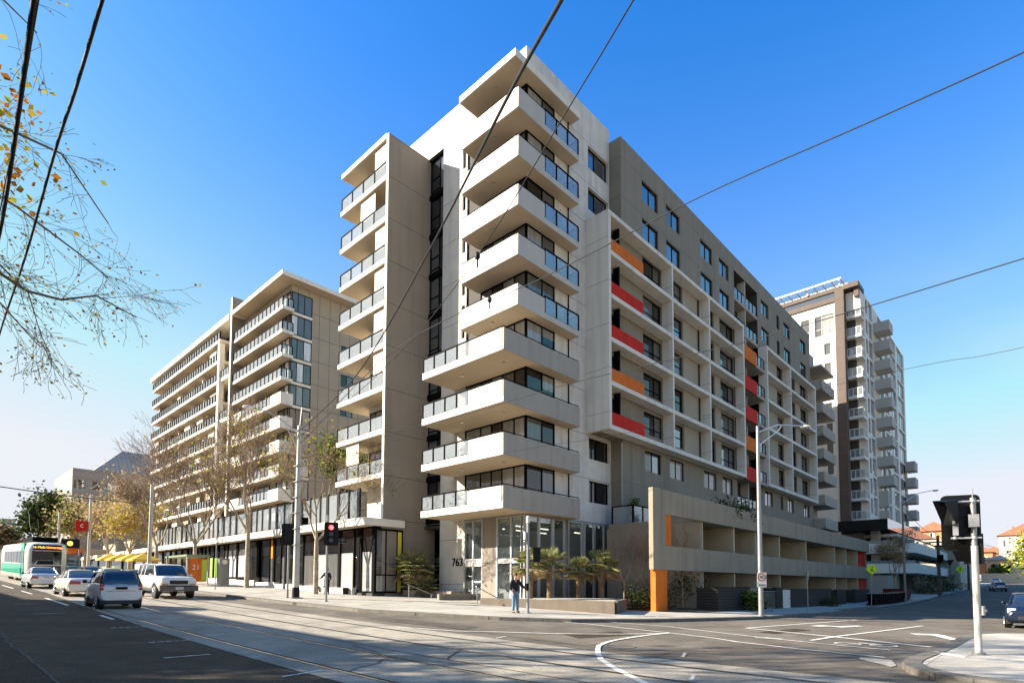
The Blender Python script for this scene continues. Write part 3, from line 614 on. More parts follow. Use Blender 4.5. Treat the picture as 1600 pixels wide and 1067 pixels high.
cuts = [(32.42,.34),(33.95,.12),(34.25,.3),(34.85,.12),(36.8,.3),(38.6,.08),(40.4,.3),(42.2,.1),(43.2,.3),(45.2,.3),(46.1,.2),(47.4,.3),(48.2,.1),(50.2,.35),(50.9,.3),(52.9,.35),(55.2,.35),(57.6,.35),(58.4,.3),(60,.3),(61.2,.3),(62.5,.3),(63.6,.1),(64.8,.5),(66.2,.4),(67.6,.5),(69,.3),(71,.3),(73,.3),(75,.4),(78,.3),(82,.5),(86,.5),(91,.5),(97,.5),(104,.6),(112,.6),(119.8,.6)]
kk = [('p_frost','p_dark'),'p_dark',('p_dark','p_dark'),('p_frost','p_dark'),('p_half','p_dark'),('p_frost','p_dark'),('p_half','p_dark'),'p_dark','p_dark',('p_half','p_dark'),'p_dark',('p_half','p_orange'),'p_dark','p_dark','p_dark',('p_white','p_half'),('p_white','p_half'),('p_white','p_half'),'p_dark',('p_lime','p_dark'),('p_lime','p_dark'),'p_dark',('p_pink','p_dark'),'p_dark','p_dark','p_dark','p_dark','p_half']
cA = [c for c in cuts if c[0] < 60.5]
shopfront(B1, 'x', 21.15, [c for c in cuts if c[0] <= 50.3], 1.0, 5.44, kk)
shopfront(B1, 'x', 21.15, [c for c in cuts if 50.1 <= c[0]], 2.1, 5.44, kk[13:])
shopfront(B1, 'y', 32.42, [(21.1,.12),(22.0,.06),(22.9,.05),(23.3,.12)], 1.0, 5.3, [('p_frost','p_half'),('p_half','p_half'),'p_lime'], 2.2)
M['yellow'] = mat('yellow_trim', (.75,.6,.05), .5)
mb = MB(); mb.box(22.92,23.28,32.33,32.36,1.05,5.15); mb.build('door_trim', M['yellow'], B1)
mb = MB(); mb.box(20.95, 21.9, 32.3, 34.4, .3, 1.0, 1)
for i in range(22): y = 34.4+i*4; mb.box(20.7, 21.4, y, y+3.99, G(20,y)-.1, max(1.05, G(20,y+4)+.45) if y < 50 else G(20,y+4)+.5, 0)
mb.build('shop_plinth', [M['edge'], M['darkwall']], B1)
mb = MB(); mb.box(21.5, 33, 32.7, 60, 0, 5.4); mb.box(21.5, 33, 60, 120, 0, 5.4); mb.build('shop_block', M['shop'], B1)
# terrace glass screen above the awning
y = 33.2; rr_ = random.Random(3); f = MB(); f.box(20.44, 20.53, 33.2, 78, 5.955, 6.0); fo = f.build('terrace_screen', M['shop'], B1)
while y < 78:
    st = rr_.choice((1.1,1.3,2.2,1.5)); w_ = .16 if rr_.random() < .5 else .3
    f = MB(); f.box(20.42, 20.55, y, y+w_, 5.96, 8.0); f.build('screen_post', M['shop'], fo)
    gl = MB(); gl.box(20.47, 20.49, y+w_, y+st, 6.0, 7.85); gl.build('glass_panel', M['glassbal'], fo); y += st
# ---- long facade
FY = 21.65
cols = [(37.4,39.9),(41.2,43.6),(47.5,50.0),(51.5,53.8),(62.3,64.7),(67.2,68.2),(69.6,71.9),(75.7,78.0)]
upper = [(a,b,z,z+1.6) for z in (28.1,31.1) for a,b in cols]
low = [(a,b,10.15,11.7) for a,b in ((37.5,40.0),(41.4,43.8),(47.6,50.2),(51.5,53.9),(62.4,64.9),(67.3,68.2),(69.7,72.0),(75.8,78.1))]
fr_w = []   # windows in the frame bays
for k in range(5):
    z = 12.25+3*k
    fr_w += [(37.4,40.25,z+.72,z+2.4),(42.3,43.8,z+.6,z+2.45),(49.3,50.0,z+.4,z+2.45),(51.4,54.6,z+.5,z+2.45),(62.0,63.2,z+.6,z+2.4),(66.9,68.6,z+.6,z+2.4),(70.3,73.2,z+.6,z+2.4),(75.2,77.6,z+.6,z+2.4)]
bays = [(32.6,34.2,12.3+3*k,14.6+3*k) for k in range(5)]
mb = MB()
wallsheet(mb, 'y', FY, 34.44, 55.0, .0, 34.4, [w for w in upper+low+fr_w if w[1] < 55], .22)
wallsheet(mb, 'y', FY, 61.2, 79.7, .0, 34.4, [w for w in upper+low+fr_w if w[0] > 61], .22)
wallsheet(mb, 'y', FY, 55.0, 61.2, 32.9, 34.4, [], .22); wallsheet(mb, 'y', FY, 55.0, 61.2, 0, 9.4, [], .22)
wallsheet(mb, 'y', FY, 31.7, 34.44, 11.95, 27.0, [w for w in bays], .22)
mb.quad((31.7,FY,11.97),(34.44,FY,11.97),(34.44,GY,11.97),(31.7,GY,11.97)); mb.quad((34.44,FY,27),(34.44,GY,27),(34.44,GY,34.4),(34.44,FY,34.4)); mb.quad((34.44,FY,0),(34.44,GY,0),(34.44,GY,11.99),(34.44,FY,11.99))
mb.quad((34.44,FY,34.4),(79.7,FY,34.4),(79.7,38,34.4),(34.44,38,34.4)); mb.quad((79.7,FY,-1),(79.7,38,-1),(79.7,38,34.4),(79.7,FY,34.4))
mb.box(31.76,34.43,FY+.25,GY-.01,11.975,26.9); mb.quad((34.44,38,0),(79.7,38,0),(79.7,38,34.4),(34.44,38,34.4)); mb.build('long_wall', M['grey'], B1)
for a,b,z0,z1 in upper: window(B1, 'y', FY+.2, a, b, z0, z1, (.5,) if b-a > 1.5 else (), kinds=('p_blue','p_blue','p_half'))
for a,b,z0,z1 in low: window(B1, 'y', FY+.2, a, b, z0, z1, (.5,) if b-a > 1.5 else (), kinds=('p_half','p_blue','p_blind') )
for a,b,z0,z1 in fr_w:
    if b-a > 2.6: window(B1, 'y', FY+.2, a, b, z0, z1, (.62,), ((0,1,.32),), kinds=('p_dark','p_blue','p_half'))
    elif b-a > 2: window(B1, 'y', FY+.2, a, b, z0, z1, (.5,), ((0,.5,.4),), kinds=('p_dark','p_half','p_blue'))
    else: window(B1, 'y', FY+.2, a, b, z0, z1, (), ((0,1,.45),), kinds=('p_blue','p_dark','p_half'), name='small_window')
mb = MB()
for a,b,z0,z1 in bays: mb.box(a, b, FY+.15, FY+.2, z0, z1); 
mb.build('balcony_opening', M['dark'], B1)
# light infill panels and dark joints in the frame bays
for k in range(5):
    z = 12.25+3*k
    for a,b in ((43.9,46.5),(50.1,51.3),(63.3,66.8),(73.3,75.1)): mb = MB(); mb.box(a, b, FY-.03, FY+.02, z+.02, z+2.65); mb.build('infill_panel', M['sand2'], B1)
    for a in (46.75,54.7,69.9): mb = MB(); mb.box(a, a+.12, FY-.05, FY+.02, z+.02, z+2.68); mb.build('joint_strip', M['dark'], B1)
def fframe(x0, x1, divs, zb, zt, ydeep):
    m_ = MB(); y0 = 20.76
    m_.box(x0, x0+.3, y0, ydeep, zb-.3, zt+.0); m_.box(x1-.28, x1, y0+.001, FY-.002, zb, zt)
    for d in divs: m_.box(d, d+.22, y0+.002, FY-.003, zb+.0, zt-.3)
    for k in range(6):
        z = zb-.3+3*k if k < 5 else zt-.3
        m_.box(x0+.301, x1 if k in (0,) else x1-.281, y0+.004, FY-.004, z, z+.3)
    return m_
F1 = fframe(31.44, 55.05, (40.35,47.1), 12.25, 27.0, 22.64).build('facade_frame', M['frame'], B1)
F2 = fframe(61.2, 78.7, (68.85,), 12.25, 26.9, 22.6).build('facade_frame', M['frame'], B1)
cc = ['red','orange','red','red','orange']
for k in range(5):
    z = 12.25+3*k
    mb = MB(); mb.box(31.76, 36.15, 20.86, 20.98, z-.02, z+.92); tag(mb.build('coloured_panel', M[cc[k]], B1), cc[k]+' balcony panel near the corner')
    mb = MB(); mb.box(55.0, 58.35, 20.80, 20.92, z-.45, z+.92); tag(mb.build('coloured_panel', M[cc[k]], B1), cc[k]+' balcony panel in the central recess')
    mb = MB(); mb.box(33.35,33.5,21.2,FY-.01,z,z+2.66); mb.build('privacy_fin', M['dark'], B1)
# central recess with balconies
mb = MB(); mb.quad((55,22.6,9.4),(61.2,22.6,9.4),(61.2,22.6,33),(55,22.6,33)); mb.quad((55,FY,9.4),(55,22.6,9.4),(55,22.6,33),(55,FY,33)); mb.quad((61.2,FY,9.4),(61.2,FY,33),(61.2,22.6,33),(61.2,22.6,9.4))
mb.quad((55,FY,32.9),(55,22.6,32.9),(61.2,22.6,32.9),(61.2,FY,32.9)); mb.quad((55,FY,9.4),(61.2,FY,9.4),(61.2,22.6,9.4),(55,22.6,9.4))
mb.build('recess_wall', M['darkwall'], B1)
for k in range(8):
    z = 9.2+3*k; s = MB(); s.box(55.06, 61.19, 21.0 if 1 <= k <= 5 else FY+.01, 22.59, z-.28, z+.02); b = s.build('recess_balcony', M['beige'], B1)
    if k in (0,6,7): railing(b, [(55.15,21.75),(61.1,21.75)], z+.02, z+1.1, [6])
    else: railing(b, [(58.4,21.05),(61.1,21.05)], z+.02, z+1.05, [3])
    s = MB(); s.box(57.9, 58.05, FY+.05, 22.5, z+.02, z+2.7); s.build('privacy_fin', M['frame2'], b)
# end balconies
for k in range(9):
    z = 5.9+3*k-.0
    s = MB(); s.box(79.75, 85.6, 20.3, 22.6, z, z+.25, 0)
    if k < 8 : s.box(79.75, 85.6, 20.28, 20.4, z-.01, z+1.3, 0); s.box(79.73, 79.85, 20.4, 22.6, z-.009, z+1.3, 0)
    s.build('end_balcony' if k < 8 else 'roof_canopy', M['beige'], B1)
mb = MB(); mb.box(79.72, 85, 22.6, 36, -.5, 33.2); mb.build('end_wall', M['beige'], B1)
for k in range(8): window(B1, 'y', 22.58, 80.4, 82.6, 6.2+3*k, 8.4+3*k, (.5,), kinds=('p_dark','p_half'))
# roof plant bits
mb = MB(); mb.box(60, 68, 26, 30, 34.4, 35.0); mb.build('roof_plant', M['beige'], B1)
# ---- lobby
mb = MB()
z0, z1 = .35, 5.83
mb.quad((GX,GY,z0),(34.4,GY,z0),(34.4,30.6,z0),(GX,30.6,z0)); mb.quad((34.4,GY,z0),(34.4,30.6,z0),(34.4,30.6,z1),(34.4,GY,z1)); mb.quad((27,28.0,z0),(34.4,28.0,z0),(34.4,28.0,z1),(27,28.0,z1),1)
mb.quad((GX,GY,z1-.03),(34.4,GY,z1-.03),(34.4,30.6,z1-.03),(GX,30.6,z1-.03),2)
mb.box(28,31,25.5,25.9,z0,z0+1.1,2); mb.box(30.5,30.9,24.6,25,z0,z1-.05,1)
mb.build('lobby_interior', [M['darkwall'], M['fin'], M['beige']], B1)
for i,(x,y) in enumerate(((27,24.6),(29.2,24.6),(31.4,24.6),(33.2,24.6),(27,26.6),(29.2,26.6),(31.4,26.6))):
    mb = MB(); mb.box(x-.5,x+.5,y-.05,y+.05,5.3,5.36); mb.build('lobby_light', M['lamp'], B1)
mb = MB(); mb.box(GX-.06, GX+.5, 25.06, 26.3, .2, 5.83); mb.build('column', M['fin'], B1)
mb = MB(); mb.box(28.9,29.3,GY+.02,GY+.5,.2,5.82); mb.build('column', M['fin'], B1)
def lobbyglass(ax, c, cuts, zs, fm='alu'):
    P = (lambda a, b, d0, d1, e, g: (a, b, c+d0, c+d1, e, g)) if ax == 'y' else (lambda a, b, d0, d1, e, g: (c+d0, c+d1, a, b, e, g))
    f = MB(); gl = MB()
    for u, w_ in cuts: f.box(*P(u-w_/2, u+w_/2, -.07, .08, zs[0], zs[-1]))
    f.box(*P(cuts[0][0]+.1, cuts[-1][0]-.1, -.05, .06, 2.9, 3.2)); f.box(*P(cuts[0][0], cuts[-1][0], -.04, .06, zs[-1]-.1, zs[-1]))
    gl.box(*P(cuts[0][0], cuts[-1][0], -.005, .005, zs[0], zs[-1]-.1))
    fo = f.build('lobby_glazing', M[fm], B1); gl.build('glass_panel', M['glassclr'], fo)
lobbyglass('x', GX, [(GY+.06,.12),(22.98,.05),(23.8,.12),(25.0,.12)], (.3,5.8)); lobbyglass('x', GX, [(26.35,.1),(27.2,.12),(28.04,.1)], (.3,5.8))
lobbyglass('y', GY, [(GX+.06,.12),(26.45,.16),(27.8,.2),(28.95,.1)], (.3,5.8)); lobbyglass('y', GY, [(29.4,.1),(30.9,.14),(31.2,.1),(32.3,.2),(33.5,.14),(34.35,.12)], (.3,5.8))
mb = MB(); mb.box(GX-.04, GX+.06, 26.3, 28.1, 2.75, 3.25); mb.build('door_lintel', M['white'], B1)
text('763', .75, M['black'], B1, (GX-.03, 28.75, 3.05), FACE_NX, 'street_number', .03)
# ---- podium
PY = 14.8
mb = MB()
mb.box(26.4, 75.6, PY, PY+.25, 2.41, 3.71); mb.box(26.4, 75.6, PY+.001, PY+.251, 5.4, 6.7); mb.box(26.4, 27.75, PY+.002, PY+.249, 3.71, 5.4)
mb.box(26.401, 26.65, PY+.25, 15.4, 2.41, 6.7) if 0 else None
mb.build('podium_band', M['podium'], B1)
mb = MB(); mb.box(32.6, 75.5, PY+.25, 17.6, 2.45, 2.7); mb.box(32.6, 75.5, PY+.25, FY-.01, 5.42, 5.7); mb.box(32.4, 32.65, PY+.26, FY, -.4, 5.4)
wallsheet(mb, 'y', 17.4, 32.6, 75.5, -.6, 5.42, [], .1); mb.quad((75.5,PY+.25,-.6),(75.5,FY,-.6),(75.5,FY,6.6),(75.5,PY+.25,6.6))
mb.build('podium_wall', M['podium'], B1)
D = [32.7,37.4,41.3,46.2,52.9,62.0,66.3,71.0,75.2]
for d in D[1:-1]+[32.62]:
    mb = MB(); mb.box(d, d+.22, PY+.26, 17.39, -.5, 2.44); mb.box(d, d+.22, PY+.26, 17.39, 2.71, 5.41); mb.build('dividing_wall', M['frame3'], B1)
for i,(a,b) in enumerate(zip(D,D[1:])):
    if i >= 7: continue
    window(B1, 'y', 17.38, a+.9, min(b-.4,a+2.6), 2.75, 4.9, (.5,), ((0,.5,.55),), kinds=('p_half','p_blind'), name='terrace_window')
    window(B1, 'y', 17.38, a+.6, min(b-.4,a+2.2), 0, 2.1, (.4,), kinds=('p_half','p_dark','p_blind'), name='terrace_window')
mb = MB(); mb.box(71.3,75.3,PY+.4,PY+.6,2.72,5.4); mb.box(71.3,75.3,PY+.4,PY+.6,-.3,2.4); tag(mb.build('coloured_panel', M['red'], B1), 'dark red panels at the far end of the podium')
mb = MB(); mb.box(26.62, 27.85, PY+.01, PY+.3, -.1, 2.405); tag(mb.build('coloured_column', M['orange'], B1), 'big orange column at the podium corner')
mb = MB(); mb.box(27.76, 28.4, PY+.03, PY+.35, 3.715, 5.395); tag(mb.build('coloured_column', M['orange'], B1), 'small orange upper column')
# small balcony beside podium
s = MB(); s.box(33.0,35.4,19.9,FY-.02,5.42,5.65); b = s.build('small_balcony', M['edge'], B1); railing(b, [(33.0,19.95),(35.4,19.95)], 5.65, 6.9, [2]); railing(b, [(33.02,20),(33.02,21.6)], 5.65, 6.9, [1])
# brick garden walls
for (a,b_,y,z) in ((31.2,36.0,13.5,1.45),(41.0,42.3,13.6,1.4),(44.3,55.0,13.7,1.3),(57,60,13.7,1.2),(63.5,69.5,13.7,1.2)):
    s = thing('garden_wall', {31.2:'longest dark brick garden wall beside the orange column',41.0:'short dark brick pier between the two gates',44.3:'dark brick garden wall behind the thin parking sign',57:'dark brick wall in the deep shade under the podium',63.5:'farthest dark brick garden wall of the podium'}[a], 'wall', (a,y,0), 'brick garden walls in front of the podium')
    m_ = MB(); m_.box(a, b_, y, y+.25, G(a,y)-.5, z); m_.box(a, a+.25, y+.25, 14.75, G(a,y)-.5, z); m_.build('brick_wall', M['brick'], s)
    m_ = MB(); m_.box(a-.03, b_+.03, y-.03, y+.28, z, z+.06); m_.build('coping', M['black'], s)
s = thing('garden_gate', 'grey metal sheet gate beside the brick wall', 'gate', (36.1,13.6,0), 'gates of the podium gardens')
m_ = MB(); m_.box(36.1,37.6,13.6,13.64,.1,1.4); m_.build('gate_leaf', M['steel'], s); m_ = MB(); m_.box(36.02,36.1,13.57,13.67,-.1,1.5); m_.box(37.6,37.68,13.57,13.67,-.1,1.5); m_.build('post', M['dark'], s)
s = thing('garden_gate', 'pale sheet gate between two brick walls', 'gate', (42.35,13.7,0), 'gates of the podium gardens')
m_ = MB(); m_.box(42.4,44.2,13.7,13.74,-.1,1.3); m_.build('gate_leaf', M['edge'], s); m_ = MB(); m_.tube((43.9,13.66,.7),(43.9,13.6,.7),.03); m_.build('handle', M['dark'], s)
s = thing('steel_fence', 'low open metal fence between gate and brick pier', 'fence', (38.2,13.6,0))
m_ = MB(); m_.box(38.2,40.8,13.6,13.63,1.2,1.24); m_.box(38.2,40.8,13.6,13.63,.1,.14)
for k in range(22): m_.box(38.2+.12*k,38.22+.12*k,13.6,13.62,.1,1.2)
m_.build('pickets', M['steel'], s)
# ================================================================ SECOND BLOCK (left, behind)
B2 = thing('apartment_building', 'second apartment block behind the street trees with long rows of balconies', 'apartment building', (30.7, 68.4, 0))
BX = 30.7; wb = random.Random(5)
mb = MB()
wallsheet(mb, 'y', 69.15, 32.16, 44, 5.5, 39.8, [(39.3,41.2,z,z+1.7) for z in (16.4,20.4,24.4,28.4,32.4,36.9)], .2)
mb.quad((32.16,69.15,5.5),(32.16,84,5.5),(32.16,84,39.8),(32.16,69.15,39.8)); mb.quad((44,69.15,5.5),(44,84,5.5),(44,84,39.8),(44,69.15,39.8)); mb.build('wall', M['sand'], B2)
for z in (16.4,20.4,24.4,28.4,32.4,36.9): window(B2, 'y', 69.3, 39.3, 41.2, z, z+1.7, (.5,), kinds=('p_dark','p_half'))
mb = MB(); mb.box(32.9, 46, 85.1, 124, 5.5, 38.3); mb.build('rear_wall', M['stone2'], B2)
mb = MB(); mb.box(30.2, 44.5, 67.6, 83.9, 39.85, 40.4); mb.box(30.4, 46, 85.2, 124, 39.9, 40.7); mb.quad((30.25,67.65,39.846),(44,67.65,39.846),(44,83,39.846),(30.25,83,39.846),1)
mb.box(33,44,86,100,40.7,41.0) ; mb.build('roof_slab', [M['edge'], M['soffit']], B2)
mb = MB(); mb.box(30.4, 36, 84.0, 84.5, 3, 42.8); mb.build('fin_wall', M['fin'], B2)
mb = MB(); mb.box(30.39,30.41,84.02,84.48,3,42.7); mb.box(30.45,31.2,88.6,89.3,3,37.4); mb.build('pillar', M['edge'], B2)
for k in range(11):
    z = 36.1-3.02*k
    if z < 5: break
    s = MB(); s.box(BX, 32.2, 68.35, 83.98, z-.15, z+.25); s.quad((BX+.03,68.4,z-.154),(32.1,68.4,z-.154),(32.1,83.9,z-.154),(BX+.03,83.9,z-.154),1)
    s.box(32.1, 34.98, 69.02, 69.3, z-.1, z+.25) 
    b = s.build('balcony', [M['edge'], M['soffit']], B2)
    if k >= 4:
        s = MB(); s.box(BX-.01, BX+.15, 68.34, 71.2, z-.15, z+1.35); s.box(BX+.15, 32.3, 68.33, 68.5, z-.15, z+1.35); s.box(BX-.01, BX+.15, 80.5, 83.9, z-.15, z+1.35); s.build('parapet', M['edge'], b)
        railing(b, [(BX+.05,71.3),(BX+.05,80.4)], z+.25, z+1.35, [8], post=.12)
    else: railing(b, [(BX+.05,68.4),(BX+.05,83.9)], z+.25, z+1.35, [13], post=.12); railing(b, [(BX+.05,68.42),(32.1,68.42)], z+.25, z+1.35, [2], post=.12)
    window(B2, 'y', 69.13, 32.2, 34.98, z+.3, z+2.85, (.3,.62), kinds=('p_half','p_blind','p_white','p_half'), name='corner_window', fw=.08)
    window(B2, 'x', 32.14, 69.2, 72.0, z+.3, z+2.85, (.4,), kinds=('p_half','p_white'), name='corner_window', fw=.08)
    window(B2, 'x', 32.14, 74.0, 79.0, z+.3, z+2.6, (.33,.66), kinds=('p_dark','p_half'), name='balcony_door')
for k in range(12):
    z = 38.0-3.15*k
    if z < 5: break
    s = MB(); s.box(BX, 32.9, 89.3, 123.3, z-.15, z+.3); s.quad((BX+.03,89.3,z-.154),(32.9,89.3,z-.154),(32.9,123.3,z-.154),(BX+.03,123.3,z-.154),1)
    b = s.build('balcony', [M['edge'], M['soffit']], B2)
    railing(b, [(BX+.05,89.4),(BX+.05,123.2)], z+.3, z+1.4, [30], post=.2)
    for y in (92.5,98,103.8,109.5,115.2,120.6):
        if wb.random() < .9: s = MB(); s.box(31.2+wb.random()*.7, 32.88, y, y+wb.choice((.3,1.5,2.6)), z+.3, z+3.0); s.build('divider', M['edge'] if wb.random() < .6 else M['stone2'], b)
    s = MB()
    for y in (90,95,101,106,112,117.5): s.box(32.8, 32.88, y, y+3.2, z+.3, z+2.7)
    s.build('balcony_door', M['p_dark'], b)
    if k % 2 == 0 and k:
        s = MB(); s.box(BX, 33, 84.6, 88.59, z-.2, z+.3); b = s.build('narrow_balcony', M['edge'], B2); railing(b, [(BX+.05,84.7),(BX+.05,88.5)], z+.3, z+1.4, [4], post=.1)
mb = MB(); mb.box(32.2,40,84.6,88.6,5,39.5); mb.build('wall', M['edge'], B2)
mb = MB(); mb.box(24, 40, 60, 124, 5.9, 8.3); mb.box(22.2,24,78,124,5.96,9.2) if 0 else None; mb.build('terrace_wall', M['sand'], B2)
# ================================================================ TOWER (right, behind)
T = thing('apartment_tower', 'white and brown residential tower rising behind the right end of the long facade', 'apartment tower', (92.4, 21.5, 0))
TX = 92.4
mb = MB(); 
sq = [(22.2,23.1,z,z+1.7) for z in (35.9,32.9,29.9,26.9,23.9,20.9,17.9)]
wallsheet(mb, 'x', TX, 21.5, 34, 8.0, 43.4, [(21.7,24.3,38.9,42.0),(25,26.2,38.9,42.0)]+sq, .25)
mb.quad((TX,34,8),(TX,34,43.4),(120,34,43.4),(120,34,8)); mb.quad((TX,21.5,43.4),(TX,34,43.4),(120,34,43.4),(120,21.5,43.4))
mb.build('wall', M['twhite'], T)
window(T, 'x', TX+.2, 21.7, 24.3, 38.9, 42.0, (.3,.65), ((0,1,.35),), kinds=('p_half','p_blind'), fmat='twhite')
window(T, 'x', TX+.2, 25, 26.2, 38.9, 42.0, (), ((0,1,.35),), kinds=('p_half',), fmat='twhite')
for q in sq: window(T, 'x', TX+.2, *q, (), kinds=('p_half','p_blue'), fmat='twhite')
mb = MB(); mb.box(TX-.25, TX+1.5, 20.3, 21.49, 9.5, 45.5); mb.box(TX-.2, TX+2, 21.49, 32, 43.5, 44.2) ; mb.box(TX-.25, TX+3.4, 18.4, 20.3, 44.9, 45.6); mb.box(TX-.2,TX+1,21.49,31.5,45.0,45.6)
mb.box(TX+.3, TX+3, 18.5, 19.1, 43.6,44.9); mb.build('tile_strip', M['tbrown'], T)
mb = MB(); mb.box(TX, TX+.3, 21.5, 31, 44.2, 45.0); mb.build('penthouse_window', M['p_blue'], T)
# roof pergola
mb = MB()
mb.box(TX-.9, TX-.7, 20.4, 30.5, 46.3, 46.55); mb.box(TX+2.2, TX+2.4, 20.2, 30.5, 46.6, 46.85); mb.box(TX-.4,TX-.3,20,30.5,45.95,46.02)
for i in range(9): mb.box(TX-.9, TX+2.4, 20.5+i*1.2, 20.62+i*1.2, 46.35, 46.5)
for y in (20.7,25,29.5): mb.box(TX-.4, TX-.2, y, y+.2, 45.5, 46.4)
tag(mb.build('roof_pergola', M['edge'], T), 'white steel pergola on the tower roof')
mb = MB()
wallsheet(mb, 'y', 18.4, 95.5, 127.6, 9.5, 44.9, [(96.3,97.6,z,z+2.2) for z in [12.2+3*k for k in range(11)]]+[(98.2,100.8,12.1+3*k,14.75+3*k) for k in range(11)]+[(104.6,108,12.1+3*k,14.75+3*k) for k in range(11)]+[(109,112,12.1+3*k,14.75+3*k) for k in range(11)]+[(114.5,119,12.1+3*k,14.75+3*k) for k in range(11)]+[(120.5,126.6,12.1+3*k,14.75+3*k) for k in range(11)], .25)
wallsheet(mb, 'x', 95.5, 18.4, 19.3, 9.5, 44.9, [], .1); mb.quad((95.5,18.4,44.9),(127.6,18.4,44.9),(127.6,34,44.9),(95.5,34,44.9)); mb.quad((127.6,18.4,9),(127.6,34,9),(127.6,34,44.9),(127.6,18.4,44.9))
mb.box(93.2, 95.49, 18.42, 20.25, 41.9, 44.6) ; mb.build('wall', M['twhite'], T)
for k in range(11):
    z = 12.2+3*k
    for a,b in ((98.2,100.8),(104.6,108),(109,112),(114.5,119),(120.5,126.6)):
        window(T, 'y', 18.62, a, b, z-.1, z+2.55, (.33,.66), kinds=('p_blue','p_half','p_blind','teal'), fmat='alu', name='ribbon_window', fw=.08)
mb = MB(); 
for k in range(11): mb.box(96.3,97.6,18.58,18.62,12.2+3*k,14.4+3*k)
mb.build('narrow_window', M['p_dark'], T)
for k in range(11):
    z = 9.2+3*k+1.7
    s = MB(); s.box(93.3, 95.48, 18.42, 20.28, z-.1, z+.3, 0); b = s.build('balcony', M['twhite'], T)
    f = MB(); gl = MB()
    for i in range(4): y = 18.45+i*.6; f.box(93.3,93.38,y-.03,y+.04,z+.3,z+1.4)
    f.box(93.3,93.38,18.42,20.28,z+1.35,z+1.44); f.box(93.3,95.4,18.41,18.46,z+1.35,z+1.43)
    for x in (94,94.7,95.3): f.box(x,x+.06,18.41,18.46,z+.3,z+1.35)
    fo = f.build('balustrade', M['twhite'], b); gl.box(93.33,93.35,18.46,20.25,z+.32,z+1.35); gl.build('glass_panel', M['glassbal'], fo)
    if k >= 2:
        s = MB(); s.box(101.3, 104.2, 16.3, 18.39, z-.1, z+.25); s.box(101.3,104.2,16.3,16.45,z+.25,z+1.4); s.box(101.3,101.45,16.45,18.38,z+.25,z+1.4); s.box(104.05,104.2,16.45,18.38,z+.25,z+1.4)
        s.build('box_balcony', M['tgrey'], T)
    else:
        s = MB(); s.box(101.8,103.2,17.2,18.39,z-.3,z+2.2); s.build('panel', M['tgrey'], T)
    if k <= 4:
        s = MB(); s.box(125.2, 128.4, 16.9, 18.39, z-.2, z+1.5); s.build('box_balcony', M['tgrey'], T)
mb = MB(); mb.box(94.9,95.45,19.3,20.29,9.5,41.9); mb.build('pier', M['twhite'], T)
mb = MB(); mb.box(95.4, 95.48, 18.45, 20.28, 9.5, 41.9) if 0 else mb.box(95.52,96.2,20.3,33.9,9.5,45.5); mb.box(94.2,94.88,19.4,20.29,9.5,43.4); mb.build('recess_wall', M['darkwall'], T)
# tower podium
mb = MB(); mb.box(TX-.4, 150, 15.75, 33, 9.45, 10.85); mb.build('podium_edge', M['black'], T)
mb = MB(); mb.box(TX-.38, 150, 15.70, 15.745, 9.45, 10.9); mb.build('podium_fascia', M['teal'], T)
mb = MB(); mb.box(97,150,19.5,33,-1,9.44); mb.box(94.2,95.4,17.2,18.2,-.5,9.44); mb.box(TX,97,26,33,-1,9.44); mb.build('podium_base', M['stone'], T)
L1 = thing('podium_building', 'low white building with curved balcony bands below the tower', 'building', (93,13,0))
for z, nm in ((3.35,'lower'),(6.15,'upper')):
    def band(off, z0, z1, mt, nme, par):
        m_ = MB(); P = [(93+off,19.4)]+[(93+off,13.9+off)]+[(93.9+off*.6,12.9+off)]+[(150,12.9+off)]+[(150,19.4)]
        m_.prism(P, z0, z1); return m_.build(nme, mt, par)
    b = band(0, z, z+1.35, M['twhite'], 'balcony_band', L1); band(.12, z+1.351, z+1.75, M['teal'], 'glass_balustrade', b)
m_ = MB(); m_.prism([(97,19.4),(97,16.2),(150,16.2),(150,19.4)], -.5, 9.4); m_.build('wall', M['darkwall'], L1)
m_ = MB(); m_.prism([(95.8,19.4),(95.8,15.2),(150,15.2),(150,19.4)], 8.6, 9.0); m_.build('roof_slab', M['twhite'], L1)
m_ = MB(); 
for x in range(98,150,5): m_.box(x, x+3.6, 16.1, 16.19, 5.2, 6.1); m_.box(x, x+3.6, 16.1, 16.19, 7.9, 8.5)
m_.build('window', M['p_half'], L1)
m_ = MB(); m_.box(88,96,15.2,19.4,-.5,3.0); m_.build('side_wall', M['stone'], L1)
for x in (98.5,104.5): m_ = MB(); m_.box(x,x+.6,13.3,13.9,-.3,3.34); m_.build('column', M['fin'], L1)
# ================================================================ HALL with martini sign
H = thing('hall', 'cream hall with a painted cocktail glass on its end wall', 'hall', (128,11.4,0))
m_ = MB(); m_.box(128, 165, 11.36, 19, 0, 8.75); m_.build('wall', M['cream'], H)
m_ = MB(); m_.box(127.8,165.2,11.2,19.2,8.75,9.0); m_.build('roof_edge', M['dark'], H)
m_ = MB(); m_.box(127.9,165,11.3,19,0,1.9); m_.build('base_band', M['fin'], H)
m_ = MB(); 
for i in range(12): m_.box(129.5+i*3, 130.7+i*3, 11.2, 11.34, 2.2, 8.2)
m_.build('pilaster', M['edge'], H)
m_ = MB(); m_.add([(127.98,13.25,6.3),(127.98,12.0,6.3),(127.98,12.62,5.2)],[(0,1,2)]); m_.box(127.97,127.99,12.59,12.66,4.2,5.25); m_.box(127.97,127.99,12.4,12.85,4.1,4.2); m_.build('painted_glass_emblem', M['black'], H)
text('clubal', .85, M['black'], H, (127.97,12.75,3.5), FACE_NX); m_ = MB(); m_.box(127.97,127.99,11.9,13.7,2.95,3.0); m_.build('underline', M['black'], H)
